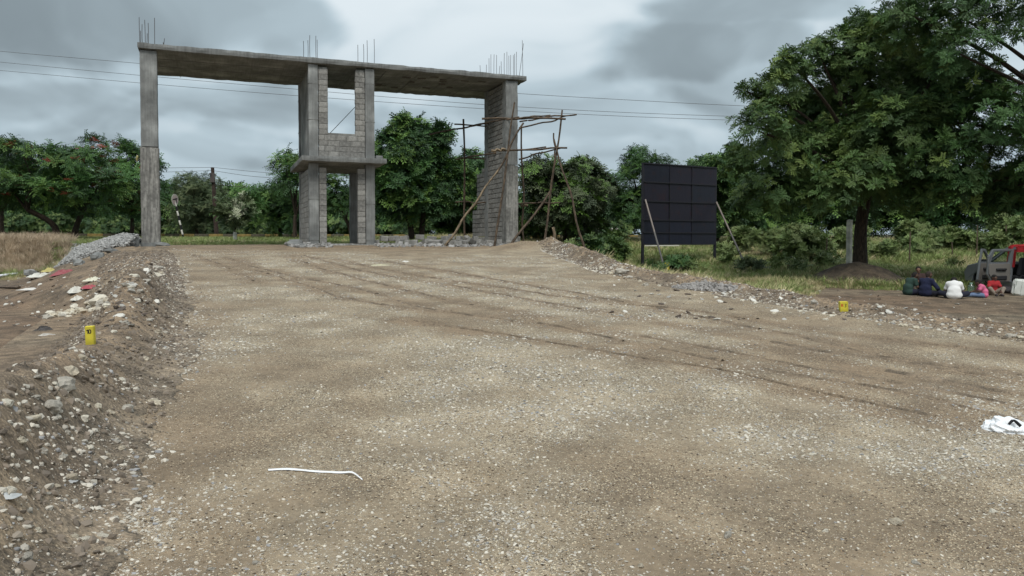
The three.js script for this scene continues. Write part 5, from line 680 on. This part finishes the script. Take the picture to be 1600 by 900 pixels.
// ---------------------------------------------------------------- people sitting on the ground
function surfaceNet(f, lo, hi, c) {
  const n = [0, 1, 2].map(k => Math.ceil((hi[k] - lo[k]) / c) + 1), F = new Float32Array(n[0] * n[1] * n[2]), id = (i, j, k) => i + n[0] * (j + n[1] * k), map = new Int32Array(F.length).fill(-1), pos = [], idx = [];
  for (let k = 0; k < n[2]; k++) for (let j = 0; j < n[1]; j++) for (let i = 0; i < n[0]; i++) F[id(i, j, k)] = f(lo[0] + i * c, lo[1] + j * c, lo[2] + k * c);
  for (let k = 0; k + 1 < n[2]; k++) for (let j = 0; j + 1 < n[1]; j++) for (let i = 0; i + 1 < n[0]; i++) { const o = id(i, j, k), X = n[0], Y = n[0] * n[1], g0 = F[o] < 0; if ((F[o + 1] < 0) === g0 && (F[o + X] < 0) === g0 && (F[o + X + 1] < 0) === g0 && (F[o + Y] < 0) === g0 && (F[o + Y + 1] < 0) === g0 && (F[o + X + Y] < 0) === g0 && (F[o + X + Y + 1] < 0) === g0) continue; let s = [0, 0, 0], m = 0; for (let e = 0; e < 12; e++) { const ax = e >> 2, o1 = e & 1, o2 = (e >> 1) & 1, a = [i, j, k], b1 = (ax + 1) % 3, b2 = (ax + 2) % 3; a[b1] += o1; a[b2] += o2; const b = a.slice(); b[ax]++; const A = F[id(...a)], B = F[id(...b)]; if ((A < 0) === (B < 0)) continue; const t = A / (A - B); for (let q = 0; q < 3; q++) s[q] += a[q] + (q === ax ? t : 0); m++; } if (m) { map[id(i, j, k)] = pos.length / 3; for (let q = 0; q < 3; q++) pos.push(lo[q] + s[q] / m * c); } }
  for (let k = 1; k + 1 < n[2]; k++) for (let j = 1; j + 1 < n[1]; j++) for (let i = 1; i + 1 < n[0]; i++) for (let ax = 0; ax < 3; ax++) { const o = id(i, j, k); if ((F[o] < 0) === (F[o + (ax === 0 ? 1 : ax === 1 ? n[0] : n[0] * n[1])] < 0)) continue; const a = [i, j, k], b = a.slice(); b[ax]++; const A = F[id(...a)], B = F[id(...b)]; if ((A < 0) === (B < 0)) continue; const d1 = [0, 0, 0], d2 = [0, 0, 0]; d1[(ax + 1) % 3] = 1; d2[(ax + 2) % 3] = 1; const v = (x, y) => map[id(i - d1[0] * x - d2[0] * y, j - d1[1] * x - d2[1] * y, k - d1[2] * x - d2[2] * y)]; const q = [v(0, 0), v(1, 0), v(1, 1), v(0, 1)]; if (q.some(z => z < 0)) continue; A < 0 ? idx.push(q[0], q[1], q[2], q[0], q[2], q[3]) : idx.push(q[0], q[2], q[1], q[0], q[3], q[2]); }
  const g = new THREE.BufferGeometry(); g.setAttribute('position', new THREE.Float32BufferAttribute(pos, 3)); g.setIndex(idx); g.computeVertexNormals(); return g;
}
function capsules(list, k = 0.03, grow = 0) {      // smooth union of tapered capsules [a, b, ra, rb]
  const B = list.map(([a, b, ra, rb]) => { const d = [b[0] - a[0], b[1] - a[1], b[2] - a[2]], l = d[0] * d[0] + d[1] * d[1] + d[2] * d[2] || 1e-9; return [a, d, l, ra + grow, rb + grow]; });
  return (x, y, z) => { let r = 9; for (const [a, d, l, ra, rb] of B) { const px = x - a[0], py = y - a[1], pz = z - a[2], t = clamp((px * d[0] + py * d[1] + pz * d[2]) / l), qx = px - d[0] * t, qy = py - d[1] * t, qz = pz - d[2] * t, s = Math.sqrt(qx * qx + qy * qy + qz * qz) - (ra + (rb - ra) * t), h = clamp(0.5 + 0.5 * (r - s) / k); r = lerp(r, s, h) - k * h * (1 - h); } return r; };
}
function bounds(list, pad) { const lo = [9, 9, 9], hi = [-9, -9, -9]; for (const [a, b, ra, rb] of list) for (let q = 0; q < 3; q++) { lo[q] = Math.min(lo[q], a[q] - ra - pad, b[q] - rb - pad); hi[q] = Math.max(hi[q], a[q] + ra + pad, b[q] + rb + pad); } return [lo, hi]; }
// seated figure facing +z; J overrides joints
function person(label, px, py, scale, turn, J, c) {
  const P = { pelvis: [0, 0.13, 0], waist: [0, 0.28, 0.0], chest: [0, 0.46, 0.05], neck: [0, 0.6, 0.09], head: [0, 0.73, 0.14], shL: [0.16, 0.53, 0.06], shR: [-0.16, 0.53, 0.06], elL: [0.25, 0.3, 0.16], elR: [-0.25, 0.3, 0.16], wrL: [0.14, 0.2, 0.36], wrR: [-0.14, 0.2, 0.36], hipL: [0.1, 0.12, 0.04], hipR: [-0.1, 0.12, 0.04], knL: [0.36, 0.17, 0.32], knR: [-0.36, 0.17, 0.32], anL: [-0.08, 0.07, 0.4], anR: [0.1, 0.07, 0.46], toL: [-0.22, 0.05, 0.4], toR: [0.24, 0.05, 0.46], look: [0, -0.25, 1], ...J };
  const base = hit(px, py), away = (q => Math.atan2(q.u, -q.v))(ray(px, py)), g = thing('person', label, 'person', [base.x, base.y - 0.01, base.z], away + turn); g.scale.setScalar(scale * 0.92);
  const add = (a, b) => [a[0] + b[0], a[1] + b[1], a[2] + b[2]], mulv = (a, s) => a.map(q => q * s), hd = P.head, F = new THREE.Vector3(...P.look).normalize(), Rr = new THREE.Vector3(0, 1, 0).cross(F).normalize(), U = F.clone().cross(Rr), hp = (f, u, r) => [hd[0] + F.x * f + U.x * u + Rr.x * r, hd[1] + F.y * f + U.y * u + Rr.y * r, hd[2] + F.z * f + U.z * u + Rr.z * r];
  const torso = [[P.pelvis, P.waist, 0.13, 0.115], [add(P.pelvis, [0.09, 0, 0]), add(P.pelvis, [-0.09, 0, 0]), 0.11, 0.11], [add(P.waist, [0.07, 0, 0]), add(P.waist, [-0.07, 0, 0]), 0.105, 0.105], [add(P.chest, [0.07, 0, 0]), add(P.chest, [-0.07, 0, 0]), 0.11, 0.11], [P.shL, P.shR, 0.06, 0.06], [P.chest, P.neck, 0.1, 0.05], [P.waist, P.chest, 0.115, 0.125]];
  const upper = [[P.shL, P.elL, 0.056, 0.043], [P.shR, P.elR, 0.056, 0.043]], fore = [[P.elL, P.wrL, 0.041, 0.028], [P.elR, P.wrR, 0.041, 0.028]], legs = [[P.hipL, P.knL, 0.092, 0.062], [P.hipR, P.knR, 0.092, 0.062], [P.knL, P.anL, 0.06, 0.042], [P.knR, P.anR, 0.06, 0.042]], feet = [[P.anL, P.toL, 0.042, 0.03], [P.anR, P.toR, 0.042, 0.03]];
  const head = [[hp(-0.015, 0.03, 0), hp(0.02, 0.02, 0), 0.088, 0.08], [hp(0.02, -0.06, 0), hp(0.05, -0.075, 0), 0.058, 0.042], [hp(0.085, 0.0, 0), hp(0.105, -0.025, 0), 0.012, 0.017], [hp(0, 0, 0.082), hp(-0.01, -0.03, 0.082), 0.018, 0.012], [hp(0, 0, -0.082), hp(-0.01, -0.03, -0.082), 0.018, 0.012], [hp(0.075, 0.02, 0.04), hp(0.075, 0.02, -0.04), 0.016, 0.016], [hp(0.085, -0.055, 0.02), hp(0.085, -0.055, -0.02), 0.01, 0.01], [P.neck, hp(-0.02, -0.06, 0), 0.052, 0.05]];
  const all = [...torso, ...upper, ...fore, ...legs, ...feet], parts = [surfaceNet(capsules(all, 0.035), ...bounds(all, 0.03), 0.016), surfaceNet(capsules(head, 0.02), ...bounds(head, 0.03), 0.008)];
  for (const [e, w, s] of [[P.elL, P.wrL, 1], [P.elR, P.wrR, -1]]) { const D = V3(w[0] - e[0], w[1] - e[1], w[2] - e[2]).normalize(), S = V3(0, 1, 0).cross(D).normalize(), N = D.clone().cross(S), pt = (d, l, n) => [w[0] + D.x * d + S.x * l + N.x * n, w[1] + D.y * d + S.y * l + N.y * n, w[2] + D.z * d + S.z * l + N.z * n], h = [[pt(-0.02, 0, 0), pt(0.035, 0, 0), 0.026, 0.024], [pt(0.04, 0.024, 0), pt(0.075, 0.026, 0), 0.014, 0.013], [pt(0.04, -0.024, 0), pt(0.072, -0.026, 0), 0.014, 0.013]]; [[0.028, 0.062], [0.01, 0.074], [-0.01, 0.068], [-0.028, 0.052]].forEach(([l, len]) => { h.push([pt(0.07, l, 0), pt(0.07 + len * 0.5, l * 1.1, -0.008), 0.0095, 0.009], [pt(0.07 + len * 0.5, l * 1.1, -0.008), pt(0.07 + len * 0.8, l * 1.1, -0.035), 0.009, 0.0075]); }); h.push([pt(0.01, s * 0.03, 0), pt(0.04, s * 0.058, -0.012), 0.013, 0.011], [pt(0.04, s * 0.058, -0.012), pt(0.068, s * 0.06, -0.028), 0.011, 0.008]); parts.push(surfaceNet(capsules(h, 0.008), ...bounds(h, 0.012), 0.0045)); }
  mesh('body', merged(parts), std({ color: lin(...c.skin), roughness: 0.65 }), g);
  const shirtSet = [...torso.map((q, i) => i === 5 ? [q[0], [lerp(q[0][0], q[1][0], 0.8), lerp(q[0][1], q[1][1], 0.8), lerp(q[0][2], q[1][2], 0.8)], q[2], 0.066] : q), ...upper.map(([a, b, ra, rb]) => [a, c.long ? b : [0, 1, 2].map(k => lerp(a[k], b[k], 0.62)), ra, rb + 0.012]), ...(c.long ? fore.map(([a, b, ra, rb]) => [a, b, ra, rb]) : [])];
  const sf = capsules(shirtSet, 0.04, 0.016); const shirt = surfaceNet((x, y, z) => sf(x, y, z) + (fbm3(x * 9, y * 14, z * 9, 2) - 0.5) * 0.018, ...bounds(shirtSet, 0.06), 0.016); mesh('shirt', shirt, std({ color: lin(...c.shirt), roughness: 0.95 }), g);
  const pantSet = [[P.pelvis, add(P.pelvis, [0, 0.05, 0]), 0.13, 0.12], [P.hipL, P.hipR, 0.1, 0.1], ...legs], pf = capsules(pantSet, 0.035, 0.014); mesh('trousers', surfaceNet((x, y, z) => pf(x, y, z) + (fbm3(x * 10, y * 10, z * 10, 2) - 0.5) * 0.014, ...bounds(pantSet, 0.05), 0.016), std({ color: lin(...c.trousers), roughness: 0.95 }), g);
  if (c.shoes) mesh('shoe', surfaceNet(capsules(feet, 0.02, 0.012), ...bounds(feet, 0.04), 0.014), std({ color: lin(...c.shoes), roughness: 0.6 }), g);
  const hs = [[hp(-0.03, 0.045, 0), hp(0.02, 0.055, 0), 0.088 + c.hair[3], 0.072 + c.hair[3]], [hp(-0.05, 0.0, 0), hp(-0.05, -0.03, 0), 0.07, 0.06]]; if (c.bun) hs.push([hp(-0.11, 0.03, 0), hp(-0.13, -0.02, 0), 0.05, 0.045]); const hf = capsules(hs, 0.03); mesh('hair', surfaceNet((x, y, z) => Math.max(hf(x, y, z), (x - hd[0]) * F.x + (y - hd[1]) * F.y + (z - hd[2]) * F.z - 0.062 + Math.max(0, 0.05 - ((x - hd[0]) * U.x + (y - hd[1]) * U.y + (z - hd[2]) * U.z)) * 0.9), ...bounds(hs, 0.03), 0.009), std({ color: lin(...c.hair.slice(0, 3)), roughness: 0.9 }), g);
  return g;
}
const SKIN = [0.09, 0.045, 0.028], SKIN2 = [0.16, 0.085, 0.055], NAVY = [0.012, 0.014, 0.03], HAIR = [0.01, 0.008, 0.007];
person('person in a dark green shirt sitting hunched on the ground beside the navy shirt', 1419, 461, 1.02, -0.95, { chest: [0, 0.44, 0.1], neck: [0, 0.56, 0.18], head: [0, 0.66, 0.25], shL: [0.18, 0.51, 0.12], shR: [-0.18, 0.51, 0.12], look: [0, -0.5, 1] }, { skin: SKIN, shirt: [0.022, 0.05, 0.04], trousers: NAVY, hair: [...HAIR, -0.004], long: false });
person('person in a long sleeved navy shirt sitting with one knee out to the side', 1446, 463, 1.03, -0.5, { chest: [0, 0.45, 0.07], neck: [0, 0.58, 0.13], head: [0.0, 0.7, 0.19], knR: [-0.5, 0.13, 0.22], anR: [-0.12, 0.07, 0.42], elR: [-0.33, 0.3, 0.1], wrR: [-0.32, 0.14, 0.3], look: [-0.3, -0.3, 1] }, { skin: SKIN, shirt: [0.008, 0.012, 0.04], trousers: [0.008, 0.009, 0.018], hair: [0.03, 0.02, 0.016, -0.004], long: true });
person('person with short black hair facing the group, in a brown top', 1435, 453, 0.98, Math.PI - 0.25, { waist: [0, 0.3, 0], chest: [0, 0.49, 0.0], neck: [0, 0.63, 0.02], head: [0, 0.77, 0.05], shL: [0.17, 0.57, 0], shR: [-0.17, 0.57, 0], look: [0.35, -0.1, 1], wrL: [0.05, 0.36, 0.28], elL: [0.26, 0.34, 0.08] }, { skin: SKIN2, shirt: [0.05, 0.028, 0.026], trousers: [0.06, 0.05, 0.05], hair: [...HAIR, 0.01], bun: true });
person('person in a white T-shirt sitting with head bowed, back to the road', 1491, 467, 1.06, 0.05, { waist: [0, 0.27, 0.02], chest: [0, 0.43, 0.13], neck: [0, 0.52, 0.26], head: [0, 0.53, 0.38], shL: [0.155, 0.46, 0.17], shR: [-0.155, 0.46, 0.17], elL: [0.235, 0.24, 0.26], elR: [-0.235, 0.24, 0.26], look: [0, -1, 0.55] }, { skin: SKIN, shirt: [0.74, 0.74, 0.73], trousers: NAVY, hair: [...HAIR, 0] });
person('child in a pink top and blue jeans sitting with legs stretched out', 1538, 465, 0.78, 1.75, { chest: [0, 0.44, 0.1], neck: [0, 0.55, 0.18], head: [0, 0.64, 0.26], shL: [0.15, 0.5, 0.12], shR: [-0.15, 0.5, 0.12], knL: [0.11, 0.13, 0.46], knR: [-0.11, 0.13, 0.46], anL: [0.12, 0.07, 0.86], anR: [-0.12, 0.07, 0.86], toL: [0.14, 0.15, 0.92], toR: [-0.14, 0.15, 0.92], elL: [0.22, 0.3, 0.24], elR: [-0.22, 0.3, 0.24], wrL: [0.1, 0.26, 0.44], wrR: [-0.1, 0.26, 0.44], look: [0, -0.6, 1] }, { skin: SKIN, shirt: [0.62, 0.14, 0.26], trousers: [0.14, 0.2, 0.32], hair: [...HAIR, 0.008], shoes: [0.6, 0.6, 0.62], bun: true });
person('child in a red top sitting by the open car door', 1551, 461, 0.84, Math.PI + 0.5, { knL: [0.26, 0.3, 0.3], knR: [-0.26, 0.3, 0.3], anL: [0.1, 0.06, 0.42], anR: [-0.1, 0.06, 0.42], toL: [0.12, 0.04, 0.54], toR: [-0.12, 0.04, 0.54], head: [0, 0.72, 0.1], look: [0.3, -0.3, 1] }, { skin: SKIN, shirt: [0.34, 0.02, 0.025], trousers: [0.24, 0.2, 0.16], hair: [...HAIR, 0.008], shoes: [0.05, 0.04, 0.04] });
// belongings
{ const p = hit(1517, 457), t = thing('water_jar', 'clear greenish plastic water jar standing between the white shirt and the pink top', 'jar', [p.x, p.y, p.z]), pts = [[0.001, 0], [0.12, 0], [0.135, 0.03], [0.135, 0.25], [0.12, 0.3], [0.06, 0.36], [0.06, 0.4]].map(q => new THREE.Vector2(...q)); t.scale.setScalar(0.72); mesh('jar', new THREE.LatheGeometry(pts, 24), new THREE.MeshPhysicalMaterial({ color: lin(0.6, 0.75, 0.68), transmission: 0.9, roughness: 0.1, thickness: 0, side: THREE.DoubleSide }), t); mesh('cap', new THREE.CylinderGeometry(0.065, 0.065, 0.05, 18).translate(0, 0.42, 0), std({ color: lin(0.25, 0.4, 0.32) }), t); }
{ const p = hit(1572, 458), m = single('black_bag', crumpleBag(0.22, 0.17, 0.2, 5), std({ color: lin(0.016, 0.014, 0.016), roughness: 0.7 }), 'slumped black bag on the grass under the open car door', 'bag'); m.position.copy(p); }
function crumpleBag(w, h, d, seed) { const g0 = new THREE.IcosahedronGeometry(1, 8); g0.deleteAttribute('uv'); g0.deleteAttribute('normal'); const g = mergeVertices(g0, 1e-4), q = g.attributes.position; for (let i = 0; i < q.count; i++) { const x = q.getX(i), y = q.getY(i), z = q.getZ(i), k = 1 + 0.5 * (fbm3(x * 1.7 + seed, y * 1.7, z * 1.7, 3) - 0.5); q.setXYZ(i, x * k * w, Math.max(0, (y * k + 0.6) * h), z * k * d); } return toCreasedNormals(g, 0.7); }
{ const p = hit(1593, 462), t = thing('striped_bag', 'upright white bag with dark green stripes beside the car', 'bag', [p.x, p.y, p.z], -YAW - 0.5); const w = 0.46, h = 0.52; mesh('bag_body', roughBox(w, h, 0.26, { at: [0, h / 2, 0], amp: 0.03, cham: 0.03, step: 0.06, freq: 5 }), std({ color: lin(0.6, 0.62, 0.58), roughness: 0.6 }), t); for (const x of [-0.15, 0.0, 0.16]) mesh('stripe', roughBox(0.06, h * 0.98, 0.275, { at: [x, h / 2, 0], amp: 0.028, cham: 0.03, step: 0.06, freq: 5 }), std({ color: lin(0.03, 0.14, 0.08), roughness: 0.6 }), t); mesh('handle', limb([V3(-0.1, h, 0), V3(0, h + 0.13, 0), V3(0.1, h, 0)], 0.014, 0.014, 6, 8), INK, t); t.rotation.z = -0.12; }
scene.traverse(o => { if (o.isMesh) { o.castShadow = true; o.receiveShadow = true; } });
renderer.render(scene, camera);
